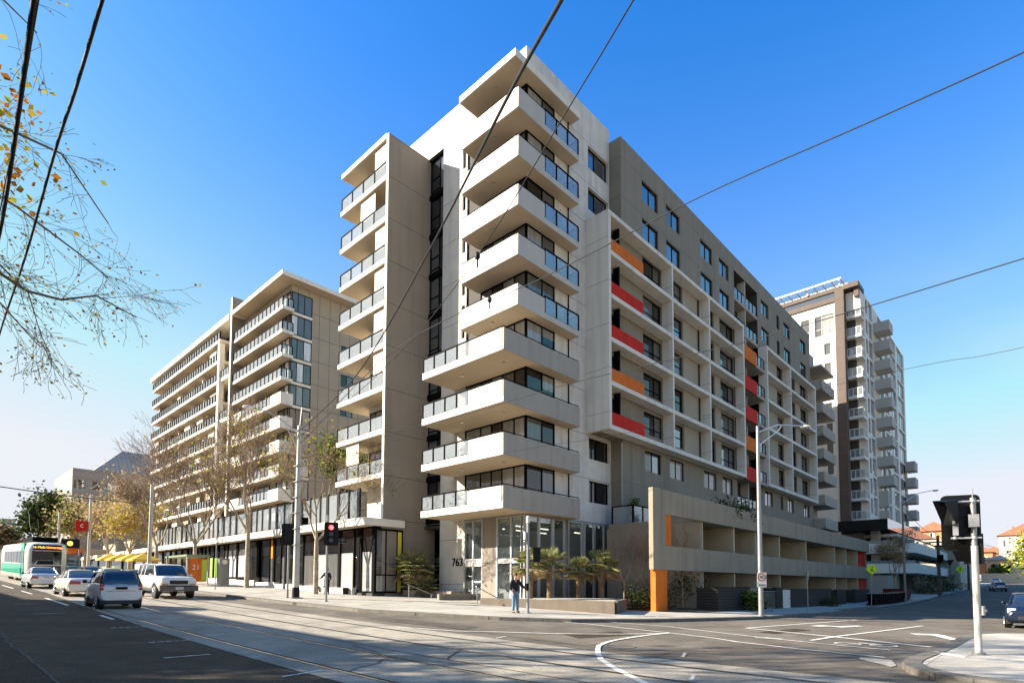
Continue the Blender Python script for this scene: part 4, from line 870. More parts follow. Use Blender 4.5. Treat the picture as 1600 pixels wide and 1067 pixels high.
# ================================================================ far houses on the right
def hiphouse(lbl, x, y0, y1, z0, ze, zr, wallm, dx=18, rows=((.3,.55),(.62,.85)), n=4):
    h = thing('brick_house', lbl, 'house', (x,(y0+y1)/2,z0)); m_ = MB(); m_.box(x, x+dx, y0, y1, z0, ze); m_.build('wall', M[wallm], h)
    e = .5; c = (y1-y0)/2; m_ = MB(); a, b = y0-e, y1+e; x0, x1 = x-e, x+dx+e; r = min(c, dx/2)
    v = [(x0,a,ze),(x1,a,ze),(x1,b,ze),(x0,b,ze),(x0+r,a+c+e,zr),(x1-r,a+c+e,zr)]
    if b-a > x1-x0: v[4:] = [((x0+x1)/2,a+r,zr),((x0+x1)/2,b-r,zr)]; m_.add(v,[(0,1,4),(1,2,5,4),(2,3,5),(3,0,4,5),(0,3,2,1)])
    else: m_.add(v,[(0,1,5,4),(1,2,5),(2,3,4,5),(3,0,4),(0,3,2,1)])
    m_.build('roof', M['tile'], h)
    for lo, hi in rows:
        for i in range(n):
            yy = y0+(y1-y0)*(i+.3)/n; ww = (y1-y0)/n*.42
            window(h, 'x', x-.02, yy, yy+ww, z0+(ze-z0)*lo, z0+(ze-z0)*hi, (.5,), kinds=('p_half','p_white','p_dark'), fmat='twhite')
    for i in range(4): window(h, 'y', y0-.02, x+2+i*4, x+3.6+i*4, z0+(ze-z0)*rows[-1][0], z0+(ze-z0)*rows[-1][1], (.5,), kinds=('p_half','p_dark'), fmat='twhite')
    return h
hiphouse('orange brick flats with a brown hip roof above the low white building', 175, 17.0, 24.0, 2, 15.3, 18.0, 'orangebrick', 16, ((.62,.8),(.84,.97)), 3)
hiphouse('cream brick flats with a red tiled roof at the right edge', 215, -12, 9.8, 6, 16.1, 20.5, 'creambrick', 14, ((.35,.58),(.68,.88)), 7)
hiphouse('small house with orange tiled roof behind the traffic signal', 200, 10.5, 19.5, 5, 10.8, 14.2, 'orangebrick', 14, ((.5,.8),), 3)
hiphouse('low tiled bungalow between the two blocks of flats', 232, 8.5, 15.5, 6, 11.8, 14.2, 'orangebrick', 12, ((.4,.7),), 3)
s = thing('arched_house', 'white house with arched porch and slate roof at the end of the street', 'house', (196,5.5,4))
m_ = MB(); m_.box(196,206,-2,11.6,4,8.6); m_.build('wall', M['creambrick'], s); m_ = MB(); m_.add([(195,-3,8.6),(207,-3,8.6),(207,12.2,8.6),(195,12.2,8.6),(201,2,10.4),(201,8,10.4)],[(0,1,4),(1,2,5,4),(2,3,5),(3,0,4,5)]); m_.build('roof', M['roofgrey'], s)
m_ = MB(); 
for y in (10.2,8.7,7.2): m_.box(195.95,195.99,y-.5,y+.5,4.6,7.0); m_.tube((195.95,y,7.0),(195.99,y,7.0),.5,n=14,smooth=False)
m_.build('porch_arch', M['p_dark'], s)
s = thing('garden_wall', 'long sunlit cream wall closing the end of the street', 'wall', (190,5,3)); m_ = MB(); m_.box(190,190.4,-20,12.4,2,4.75); m_.build('rendered_wall', M['creambrick'], s); m_ = MB(); m_.box(189.95,190.45,-20,12.45,4.75,4.85); m_.build('coping', M['twhite'], s)
s = thing('office_building', 'pale rendered block hidden behind the right street tree', 'building', (70,-12,0)); m_ = MB(); m_.box(60,140,-24,-6,-1,9); m_.build('wall', M['creambrick'], s)
m_ = MB(); m_.box(59.8,140.2,-24.2,-5.8,9,9.3); m_.build('roof_edge', M['edge'], s)
# ================================================================ far left buildings
g_ = thing('apartment_building', 'grey rendered block with a sloping metal roof beyond the street trees', 'apartment building', (21.5,140,3))
m_ = MB()
gh = [(21.8,24.0,20.3,22.2),(24.8,29.5,20.3,22.2),(25,26.4,16.6,18.3),(27.4,29,16.6,18.4),(30,31.2,16.6,18.4),(34,36,20.4,22.4),(38,41,20.2,22),(36,38,16.4,18.6),(36,37.4,12.4,13.6),(21.9,23.4,16.6,18.2)]
wallsheet(m_, 'y', 140, 21.6, 48, 2, 24.4, gh, .4); m_.quad((21.6,140,2),(21.6,160,2),(21.6,160,24.4),(21.6,140,24.4)); m_.build('wall', M['greybldg'], g_)
for a,b,lo,hi in gh: window(g_, 'y', 140.35, a, b, lo, hi, (.33,.66) if b-a > 2 else (.5,), kinds=('teal','p_half','p_dark'), fmat='alu', fw=.09)
m_ = MB(); m_.add([(25,139.9,24.4),(48,139.9,24.4),(48,158,24.4),(25,158,24.4),(31,146,30.3),(48,146,30.3)],[(0,1,5,4),(0,4,3),(4,5,2,3),(1,2,5)]); m_.build('roof', M['roofgrey'], g_)
for z in (15.5,18.9): m_ = MB(); m_.box(31.2,33.4,138.4,140,z,z+1.3); m_.build('balcony', M['twhite'], g_)
g_ = thing('office_building', 'green glass office block at the far left edge', 'office building', (14,200,5))
m_ = MB(); m_.box(6,19,200,215,3,18.5); m_.build('wall', M['greenglass'], g_)
m_ = MB(); 
for i in range(6): m_.box(6+i*2.6,6.25+i*2.6,199.9,200,3,18.6)
for z in range(4,19,3): m_.box(6,19,199.85,199.95,z,z+.25)
m_.build('mullion', M['twhite'], g_)
g_ = thing('shop_row', 'low orange and white shop fronts under trees at the far end of the awning', 'shops', (21,122,3))
m_ = MB(); m_.box(20.6,30,121,139,3,7.5); m_.build('wall', M['stone'], g_); m_ = MB(); m_.box(18.4,21,121,138,7.0,7.6); m_.build('awning', M['orange'], g_); m_ = MB(); m_.box(20.5,20.58,122,137,3.5,6.8); m_.build('shop_window', M['p_dark'], g_)
# buildings on the near side of the street (outside the picture, they shade the roadway)
for i,(a,b,h) in enumerate(((16.0,25.3,14.4),(25.31,31.0,9.4),(31.1,52,14.4),(52.3,78,12.2),(79,110,13),(112,190,13.5))):
    s = thing('terrace_shop', ['corner shop house on the near side','low shop between taller ones on the near side','brick shop terrace on the near side','low white shop terrace on the near side','longer shop terrace on the near side','far shop terrace on the near side'][i], 'shops', (-13,a,0))
    m_ = MB(); m_.box(-26,-12,a,b,0,h); m_.build('wall', M[('stone','orangebrick','creambrick','stone','orangebrick','stone')[i]], s)
    m_ = MB(); m_.box(-12.02,-9.5,a,b,4.0+G(0,a),4.2+G(0,a)); m_.build('awning', M['dark'], s)
    for q in range(int((b-a)/3)): window(s, 'x', -12.05, a+.8+q*3, a+2.1+q*3, 7.5, 9.6, (.5,), kinds=('p_dark','p_half'))
# ================================================================ TREES
TW = .004
def rot_about(v, ax, a): return Matrix.Rotation(a, 3, ax) @ v
def grow(mb, leaves, p, d, L, r, lev, maxlev, rg, upb=.12, split=(2,4), wob=.16, seg=3, spread=(.35,.75)):
    pts = [p.copy()]; rs = [r]; q = p.copy(); dd = d.copy()
    for i in range(seg):
        dd = (dd+Vector((rg.gauss(0,wob), rg.gauss(0,wob), rg.gauss(0,wob)*.6+upb))).normalized(); q = q+dd*(L/seg); pts.append(q.copy()); rs.append(max(TW, r*(1-.5*(i+1)/seg)))
    mb.path(pts, rs, n=7 if lev == 0 else (5 if lev == 1 else (4 if lev == 2 else 3)), m=0 if lev < 2 else 1)
    if lev >= maxlev-1: leaves += [(pts[rg.randrange(1,len(pts))], dd) for _ in range(2)]
    if lev >= maxlev: return
    k = rg.randint(*split)+(1 if lev >= 2 else 0)
    for i in range(k):
        t = 1 if i == 0 else rg.uniform(.35,1); idx = min(seg-1, int(t*seg)); base = pts[idx].lerp(pts[idx+1], t*seg-idx if t < 1 else 1)
        ax = dd.orthogonal().normalized(); ax = rot_about(ax, dd, rg.uniform(0, 2*pi)); nd = rot_about(dd, ax, rg.uniform(*spread)*(.5 if i == 0 else 1))
        grow(mb, leaves, base, nd, L*rg.uniform(.58,.82), rs[idx+1 if t == 1 else idx]*rg.uniform(.5,.7), lev+1, maxlev, rg, upb, split, wob, seg, spread)
def leafmesh(pts, n, size, rg, sp=.3, m=1):
    mb = MB()
    for _ in range(n):
        p, d = pts[rg.randrange(len(pts))]; c = p+Vector((rg.gauss(0,sp), rg.gauss(0,sp), rg.gauss(0,sp)))
        a = Vector((rg.gauss(0,1), rg.gauss(0,1), rg.gauss(0,.6))).normalized(); b = a.orthogonal().normalized(); b = rot_about(b, a, rg.uniform(0, 6.28)); s = size*rg.uniform(.6,1.3)
        mb.add([c-a*s*.5, c+b*s*.38, c+a*s*.6, c-b*s*.38], [(0,1,2,3)], rg.randrange(m))
    return mb
def tree(name, label, x, y, h, trunk, r, seed, nleaf, lmat, lsize=.14, levels=4, cat='tree', group=None, zoff=.1, upb=.12, spread=(.35,.75), lsp=.3, d0=(0,0,1), Lf=.34, split=(2,4)):
    global TW
    rg = random.Random(seed); z = G(x, y)+zoff; TW = .0042 if y < 30 and x < 60 else (.008 if y < 41 else .0125)
    t = thing(name, label, cat, (x, y, z), group); mb = MB(); lv = []
    top = Vector((x,y,z))+Vector(d0).normalized()*trunk
    mb.path([(x,y,z-.2),(x,y,z+.15),tuple(Vector((x,y,z)).lerp(top,.55)),tuple(top)], [r*1.5,r*1.05,r*.95,r*.8], n=9)
    k = rg.randint(3,5)
    for i in range(k):
        a = 2*pi*i/k+rg.uniform(-.4,.4); tilt = rg.uniform(.2,.65)
        grow(mb, lv, top, Vector((sin(tilt)*cos(a), sin(tilt)*sin(a), cos(tilt))), h*Lf*rg.uniform(.8,1.1), r*.55, 1, levels, rg, upb, split, spread=spread)
    o = mb.build('trunk', [M['bark'], M['twig']], t)
    if nleaf: tag(leafmesh(lv, nleaf, lsize, rg, lsp, len(lmat)).build('crown', [M[q] for q in lmat], t))
    return t
tg = 'plane trees along the shops'
tree('plane_tree', 'nearly bare plane tree right beside the steel tram pole', 18.7, 35.6, 10.5, 3.6, .17, 21, 420, ['leaf_au','leaf_au','leaf_gr'], .17, 5, group=tg, split=(3,4))
tree('plane_tree', 'tall bare plane tree with yellow leaves in front of the white shop windows', 18.6, 46.6, 11.5, 4.4, .19, 33, 560, ['leaf_au','leaf_gr'], .2, 5, group=tg, split=(3,4), Lf=.36)
tree('plane_tree', 'brown twiggy plane tree just right of the white four wheel drive', 18.6, 58.8, 12, 3.6, .2, 45, 700, ['leaf_pale','leaf_br'], .2, 5, group=tg, split=(3,5), Lf=.36)
tree('plane_tree', 'bare plane tree behind the street pole with the yellow umbrellas', 18.6, 71, 11, 3.5, .2, 46, 700, ['leaf_pale','leaf_br'], .22, 5, group=tg, split=(3,5), Lf=.36)
tree('plane_tree', 'leafy pale yellow plane tree left of the yellow umbrellas', 18.6, 82, 9, 2.8, .2, 47, 3000, ['leaf_pale','leaf_pale','leaf_au'], .3, 4, group=tg, lsp=.5)
tree('plane_tree', 'rusty leafed plane tree before the grey rendered block', 18.6, 93, 10, 3, .2, 48, 3000, ['leaf_pale','leaf_br'], .3, 4, group=tg, lsp=.55)
tree('plane_tree', 'pale green plane tree behind the red banner', 18.0, 104, 9.5, 3, .2, 49, 3600, ['leaf_pale','leaf_pale','leaf_gr'], .34, 4, group=tg, lsp=.6)
tree('plane_tree', 'farthest plane tree just right of the tram', 16.5, 118, 9, 3, .2, 50, 4200, ['leaf_pale','leaf_br','leaf_au'], .4, 4, group=tg, lsp=.6)
tree('eucalyptus_tree', 'dark eucalyptus towering over the tram', 14.2, 110, 10.5, 4.2, .22, 61, 3600, ['leaf_dk'], .5, 4, lsp=.6, Lf=.3)
tree('eucalyptus_tree', 'smaller brown green tree behind the tram roof', 10.5, 125, 6, 2.6, .2, 62, 2000, ['leaf_dk','leaf_br'], .45, 4, lsp=.6)
tree('terrace_tree', 'dense dark green tree growing on the terrace between the two blocks', 25.8, 47, 8.2, 2.0, .14, 63, 14000, ['leaf_dk','leaf_dk','leaf_gr'], .2, 4, zoff=5.0, lsp=.35)
tree('terrace_tree', 'second dark green terrace tree nearer the white balconies', 25.8, 42.5, 7.0, 1.6, .12, 64, 10000, ['leaf_dk','leaf_dk','leaf_gr'], .18, 4, zoff=5.0, lsp=.3)
tree('plane_tree', 'purple brown twiggy tree in front of the low white building', 77, 12.6, 6.3, 2.2, .13, 71, 5200, ['leaf_br','leaf_br','leaf_pale'], .12, 5, lsp=.28, split=(2,3))
tree('plane_tree', 'sunlit yellow green tree leaning in from the right edge', 42.5, -.3, 4.3, 1.3, .12, 73, 9000, ['leaf_gr','leaf_gr','leaf_au'], .15, 4, lsp=.32, spread=(.5,1.0))
tree('plane_tree', 'bare tree on the skyline between the signal and the cream flats', 226, 13.5, 12, 3, .25, 74, 0, [], levels=4)
tree('plane_tree', 'bare tree behind the arched house', 230, 6, 11, 3, .25, 75, 0, [], levels=4)
# near side trees: they overhang the camera and shade the road
tree('plane_tree', 'overhanging plane tree with orange leaves at the top left corner', -6.8, 13.0, 13, 3.6, .26, 81, 1500, ['leaf_or','leaf_or','leaf_or'], .085, 5, group='plane trees on the near side', split=(2,4), Lf=.36)
tree('plane_tree', 'second plane tree on the near side of the street', -3.6, 20.8, 15, 4.8, .24, 82, 1600, ['leaf_au','leaf_or'], .2, 5, group='plane trees on the near side', split=(2,3))
tree('plane_tree', 'plane tree left of the camera shading the junction', -9.5, 8.5, 13, 4, .26, 84, 2600, ['leaf_au','leaf_or'], .24, 5, group='plane trees on the near side', split=(2,3))
tree('plane_tree', 'plane tree farther left of the camera shading the junction', -12, 15, 14, 4, .26, 85, 3200, ['leaf_au','leaf_or'], .24, 5, group='plane trees on the near side', split=(2,3))
tree('plane_tree', 'unseen plane tree added by the low shop to dapple the road', -10.8, 26.6, 11.5, 6, .24, 91, 2600, ['leaf_au','leaf_or'], .3, 4, group='plane trees on the near side', lsp=.5)  # unseen tree added for dappled shade on the road through the low gap
# a long overhanging limb reaching into the picture (its own tree stands outside on the left)
t = thing('plane_tree', 'arching thin branches with orange leaves hanging into the top left sky', 'tree', (-3.2, 11.6, .2), 'plane trees on the near side')
rg = random.Random(5); mb = MB(); lv = []; TW = .0036
mb.path([(-3.2,11.6,.0),(-3.1,11.6,3),(-2.8,11.7,5.2)], [.2,.17,.13], n=8)
def limb(pts, r0, twigs):
    P = [Vector(p) for p in pts]; rs = [r0*(1-.75*i/(len(P)-1)) for i in range(len(P))]; mb.path(P, rs, n=5, m=1)
    for i in range(twigs):
        t_ = rg.uniform(.25,1)*(len(P)-1); k = min(len(P)-2, int(t_)); b = P[k].lerp(P[k+1], t_-k); d = (P[k+1]-P[k]).normalized()
        nd = (d+Vector((rg.gauss(.1,.5), rg.gauss(0,.5), rg.gauss(-.1,.55)))).normalized(); grow(mb, lv, b, nd, rg.uniform(.35,.8), .0055, 3, 5, rg, -.05, (1,2), .2, 3, (.3,.8))
limb([(-2.8,11.7,5.2),(-1.2,11.9,6.3),(.3,12,6.55),(.75,12,6.55),(1.15,12.1,6.4),(1.6,12.1,6.42),(2.1,12.2,6.72),(2.7,12.1,6.5)], .042, 17)
limb([(-2.8,11.7,5.2),(-1.6,11.9,8.0),(0,12,8.9),(.9,12.1,8.98),(1.5,12,8.9),(2.2,12,8.0)], .04, 14)
limb([(-2.8,11.7,5.2),(-1.8,11.6,8.5),(-.2,11.6,10.6),(.6,11.8,10.9),(1.1,11.9,10.7)], .035, 6)
limb([(-2.8,11.7,5.2),(-1.2,12.2,7.4),(.2,12.3,8.1),(1.0,12.4,7.9),(1.9,12.5,7.5),(2.3,12.4,7.2)], .035, 15)
limb([(-2.8,11.7,5.2),(-1.2,11.4,5.6),(.2,11.6,6.1),(.8,11.6,5.9),(1.3,11.7,5.4)], .03, 14)
limb([(-1.2,12.2,7.4),(.4,12.4,7.2),(1.2,12.4,6.5),(1.4,12.4,5.8)], .022, 13)
mb.build('trunk', [M['bark'], M['twig']], t); leafmesh(lv, 950, .05, rg, .09, 2).build('crown', [M['leaf_or'], M['leaf_au']], t)
# ---- palms
def palm(label, x, y, z, h, seed, R=1.05, nf=52, group='fan palms in the planter'):
    rg = random.Random(seed); t = thing('fan_palm', label, 'palm', (x,y,z), group); mb = MB()
    for i in range(9): mb.tube((x,y,z+h*i/9),(x,y,z+h*(i+1)/9), .15+.02*(i%2), .13+.03*((i+1)%2), n=8)
    tag(mb.build('trunk', M['palmtrunk'], t)); f = MB()
    for k in range(nf):
        a = rg.uniform(0,2*pi); e = rg.uniform(-.75,1.25); L = R*rg.uniform(.42,.62); d = Vector((cos(a)*cos(e), sin(a)*cos(e), sin(e)))
        b = Vector((x,y,z+h)); c = b+d*L; f.tube(b, c, .012, .008, n=3, m=1 if e < -.3 else 0)
        s = d.cross(Vector((0,0,1)))
        if s.length < .1: s = Vector((1,0,0))
        s.normalize(); u = s.cross(d).normalized(); fr = R*rg.uniform(.42,.6); mm = 1 if e < -.35 or rg.random() < .08 else 0
        for j in range(13):
            th = (j-6)*.26; dr = (d*cos(th)+s*sin(th)).normalized(); w = u.cross(dr).normalized()*.022; tip = c+dr*fr*(1-.25*abs(th)/1.6)-Vector((0,0,.12*fr)); mid = c+dr*fr*.55+Vector((0,0,.03))
            f.add([c-w*.4, c+w*.4, mid+w, tip, mid-w], [(0,1,2,3,4)], mm)
    f.build('crown', [M['palm'], M['palmdry']], t); return t
M['palmtrunk'] = mat('palm_trunk', (.2,.14,.09), .95, .4, 9, .9, 25)
palm('fan palm with dry brown fronds right behind the man', 23.0, 20.3, .85, 1.75, 1, 1.15, 60)
palm('second fan palm just right of the signal pole', 24.4, 20.1, .85, 1.75, 2, 1.2)
palm('short fan palm third in the planter', 25.9, 19.2, .85, 1.45, 3, 1.0)
palm('brightest fan palm at the right end of the planter', 26.9, 18.4, .85, 1.7, 4, 1.2, 58)
palm('dark fan palm in the shaded entrance beside the street number', 26.6, 31.6, .5, 2.1, 5, 1.3, 34, 'fan palms at the entrance')
palm('big bushy palm in front of the shop corner', 23.4, 31.3, .6, 2.0, 6, 1.5, 80, 'fan palms at the entrance')
palm('low bushy palm under the shop corner palm', 23.9, 31.0, .6, .9, 7, 1.3, 70, 'fan palms at the entrance')
# ---- shrubs
def shrub(label, x, y, z, r, h, n, seed, lm=('leaf_dk',), ls=.1, name='shrub', sx=1):
    rg = random.Random(seed); t = thing(name, label, 'shrub', (x,y,z)); m_ = MB(); m_.path([(x,y,z-.1),(x+.05,y,z+h*.4)], [.05,.02]); pts = []
    for i in range(14):
        a = rg.uniform(0,6.28); q = Vector((x+cos(a)*r*sx*.7*rg.random(), y+sin(a)*r*.7*rg.random(), z+h*rg.uniform(.35,.9))); m_.path([(x,y,z+.1), q], [.02,.008], n=3); pts.append((q, Vector((0,0,1))))
    m_.build('stem', M['twig'], t); leafmesh(pts, n, ls, rg, r*.3, len(lm)).build('foliage', [M[k] for k in lm], t); return t
shrub('dark hedge bush between planter and orange column', 30.5, 17.5, .0, 1.7, 1.3, 2600, 1, sx=1.6)
shrub('dark bush in front of the lobby end', 27.6, 16.2, .0, 1.1, .9, 1800, 2, sx=1.4)
shrub('tall dark shrub behind the white stem and the orange column', 33.0, 16.2, -.1, 1.3, 2.2, 3400, 3)
shrub('clumps of dark ground plants at the foot of the orange column', 28.6, 15.8, -.05, .7, .6, 900, 4)
shrub('spiky green yellow shrub beside the tall lamp post', 34.9, 12.9, -.1, .7, 1.15, 1500, 5, ('leaf_gr','leaf_dk'), .16)
shrub('dark bush in front of the far brick wall', 52, 13.1, -.25, .9, .7, 900, 6)
shrub('leafy plants on the roof terrace edge', 37.5, 15.5, 5.7, 1.1, 1.4, 900, 7, ('leaf_dk',), .16); shrub('small cactus like plants on the small balcony', 34.2, 20.6, 5.65, .5, 1.9, 500, 8, ('leaf_dk','leaf_gr'), .14)
shrub('spiky plants along the podium parapet', 40.2, 15.4, 5.7, 1.0, 1.35, 700, 9, ('leaf_dk',), .18)
shrub('red brown hedge in front of the low white building', 97, 12.0, .2, 2.2, 1.3, 2600, 10, ('leaf_br','leaf_dk'), .2, sx=2); shrub('dark hedge beside the far footpath', 108, 12.3, .4, 2.5, 1.5, 2600, 11, ('leaf_dk',), .25, sx=2)
shrub('dark hedge in front of the arched house', 194, 9, 4.2, 2.5, 1.7, 1500, 12, ('leaf_dk','leaf_gr'), .4)
shrub('pot plants behind the glass of the third balcony', 23.2, 27.5, 9.1, .5, .9, 260, 13, ('leaf_gr',), .12)
for i,(x,y,h,s_) in enumerate(((30.2,16.9,4.2,1),(31.2,18.6,4.6,2),(29.0,18.2,3.8,3),(32.0,16.0,4.3,4),(33.3,19.8,5.2,5))):
    tree('birch_sapling', ['bare white stemmed sapling left of the orange column','bare sapling against the brown wall','bare sapling nearest the lobby end','white stemmed sapling just right of the orange column','bare sapling seen through the podium opening'][i], x, y, h, 1.6, .04, 200+s_, 0, [], levels=4, group='bare saplings beside the podium', zoff=-.05, Lf=.36)
# planter
P_ = thing('planter', 'long low concrete planter with white pebbles under the fan palms', 'planter', (22,14.3,0))
m_ = MB(); m_.prism([(21.9,14.25),(21.63,22.75),(21.85,22.75),(22.12,14.5)], .0, .86); m_.prism([(22.12,14.25),(22.12,14.5),(26.3,16.6),(26.3,16.3)], .0, .86); m_.build('planter_wall', M['planter_shade'], P_)
m_ = MB(); m_.prism([(22.1,14.5),(21.85,22.7),(25.1,22.6),(28,22.6),(28.2,17.2),(26.3,16.5)], .3, .80); m_.build('pebble_bed', M['pebble'], P_)
g2 = MB(); 
tag(sheet('garden_bed', [(26.5,15.2),(26.5,22.3),(34.3,21.6),(34.3,14.9)], .17, M['soil']), 'dark planted bed beside the podium')
tag(sheet('garden_bed', [(31,13.2),(31,15.5),(26.8,14.9),(27.2,13.9)], .16, M['soil']), 'dead leaves and soil at the orange column')
# entrance ramp walls, handrails
s = thing('entrance_wall', 'low grey wall along the sunken entrance beside the street number', 'wall', (23,28,.5)); m_ = MB(); m_.box(22.4,25.2,27.2,27.4,.0,1.0); m_.build('rendered_wall', M['fin'], s)
s = thing('planter', 'low pebble topped planter at the dark entrance', 'planter', (24.5,30,.5)); m_ = MB(); m_.box(24.2,28,28.2,31.2,.1,1.1); m_.build('planter_wall', M['fin'], s); m_ = MB(); m_.box(24.25,27.9,28.25,31.1,1.1,1.13); m_.build('pebble_bed', M['pebble'], s)
s = thing('planter', 'small square planter box holding the shop corner palm', 'planter', (23.6,31.2,.5)); m_ = MB(); m_.box(23.0,24.3,30.7,31.8,.2,1.2); m_.build('planter_wall', M['fin'], s)
def handrail(label, a, b, h=.95):
    t = thing('handrail', label, 'handrail', a, 'steel handrails at the entrance'); m_ = MB(); a = Vector(a); b = Vector(b)
    m_.tube(a, a+Vector((0,0,h)), .03, n=8); m_.tube(b, b+Vector((0,0,h)), .03, n=8); m_.build('post', M['steel'], t)
    m_ = MB(); d = (b-a); m_.tube(a+Vector((0,0,h))-d*.05, b+Vector((0,0,h))+d*.1, .028, n=8); m_.build('rail', M['steel'], t)
handrail('steel handrail sloping down at the planter end', (21.6,22.95,.5), (23.4,22.95,-.2))
handrail('steel handrail beside the big bushy palm', (21.9,29.6,.6), (23.4,29.2,.0)); handrail('steel handrail left of the bushy palm', (22.3,33.9,.8), (23.2,33.4,.7))
# sitting ledge, bench bits
s = thing('metal_stool', 'small black stool against the shop plinth', 'stool', (20.5,34.9,.9)); m_ = MB(); m_.tube((20.5,34.9,.9),(20.5,34.9,1.35),.17,.2,n=12); m_.build('seat', M['black'], s)
s = thing('metal_stool', 'second black stool near the tree by the shop', 'stool', (20.5,38.9,.9)); m_ = MB(); m_.tube((20.5,38.9,1.0),(20.5,38.9,1.45),.15,.17,n=12); m_.build('seat', M['black'], s)
s = thing('litter_bin', 'dark litter bin in front of the pink poster', 'bin', (20.1,64,1.8)); m_ = MB(); m_.box(19.8,20.4,63.7,64.3,G(20,64)+.13,G(20,64)+1.3); m_.build('body', M['dark'], s); m_ = MB(); m_.box(19.75,20.45,63.65,64.35,G(20,64)+1.3,G(20,64)+1.4); m_.build('lid', M['steel'], s)
s = thing('bicycle_rack', 'low black hoops and a bicycle against the shop ledge', 'bicycle rack', (20.3,41,1.2)); m_ = MB()
for y in (40.2,41.2,43.4): m_.path([(20.2,y,1.1),(20.2,y,1.6),(20.3,y+.4,1.6),(20.3,y+.5,1.1)], .025)
m_.build('hoop', M['black'], s)
# ================================================================ VEHICLES
def paint(n, c, metal=.0): return mat(n, c, .28, metal=metal, spec=.5, coat=.6)
M['silver'] = paint('silver_car_paint', (.68,.67,.65), .3); M['pearl'] = paint('champagne_car_paint', (.74,.71,.66), .15); M['carwhite'] = paint('white_car_paint', (.80,.78,.74))
M['navy'] = mat('navy_car_paint', (.006,.014,.035), .35, spec=.4, coat=.25); M['greyp'] = paint('grey_car_paint', (.22,.22,.22), .3); M['carglass'] = pane_mat('car_glass', (.02,.024,.028), refl=.06)
M['tyre'] = mat('tyre_rubber', (.015,.015,.015), .85); M['rim'] = mat('wheel_rim', (.45,.44,.43), .35, metal=.7); M['tail'] = mat('tail_lamp_red', (.45,.02,.015), .2, spec=.6, coat=.5)
M['amber'] = mat('amber_lamp', (.8,.28,.04), .2, coat=.5); M['headl'] = mat('headlamp_lens', (.75,.75,.72), .12, spec=.7, coat=.6); M['plate'] = mat('number_plate', (.75,.74,.7), .5); M['plastic'] = mat('bumper_plastic', (.03,.03,.03), .6)
M['bumper4'] = mat('weathered_bumper', (.14,.115,.1), .6)
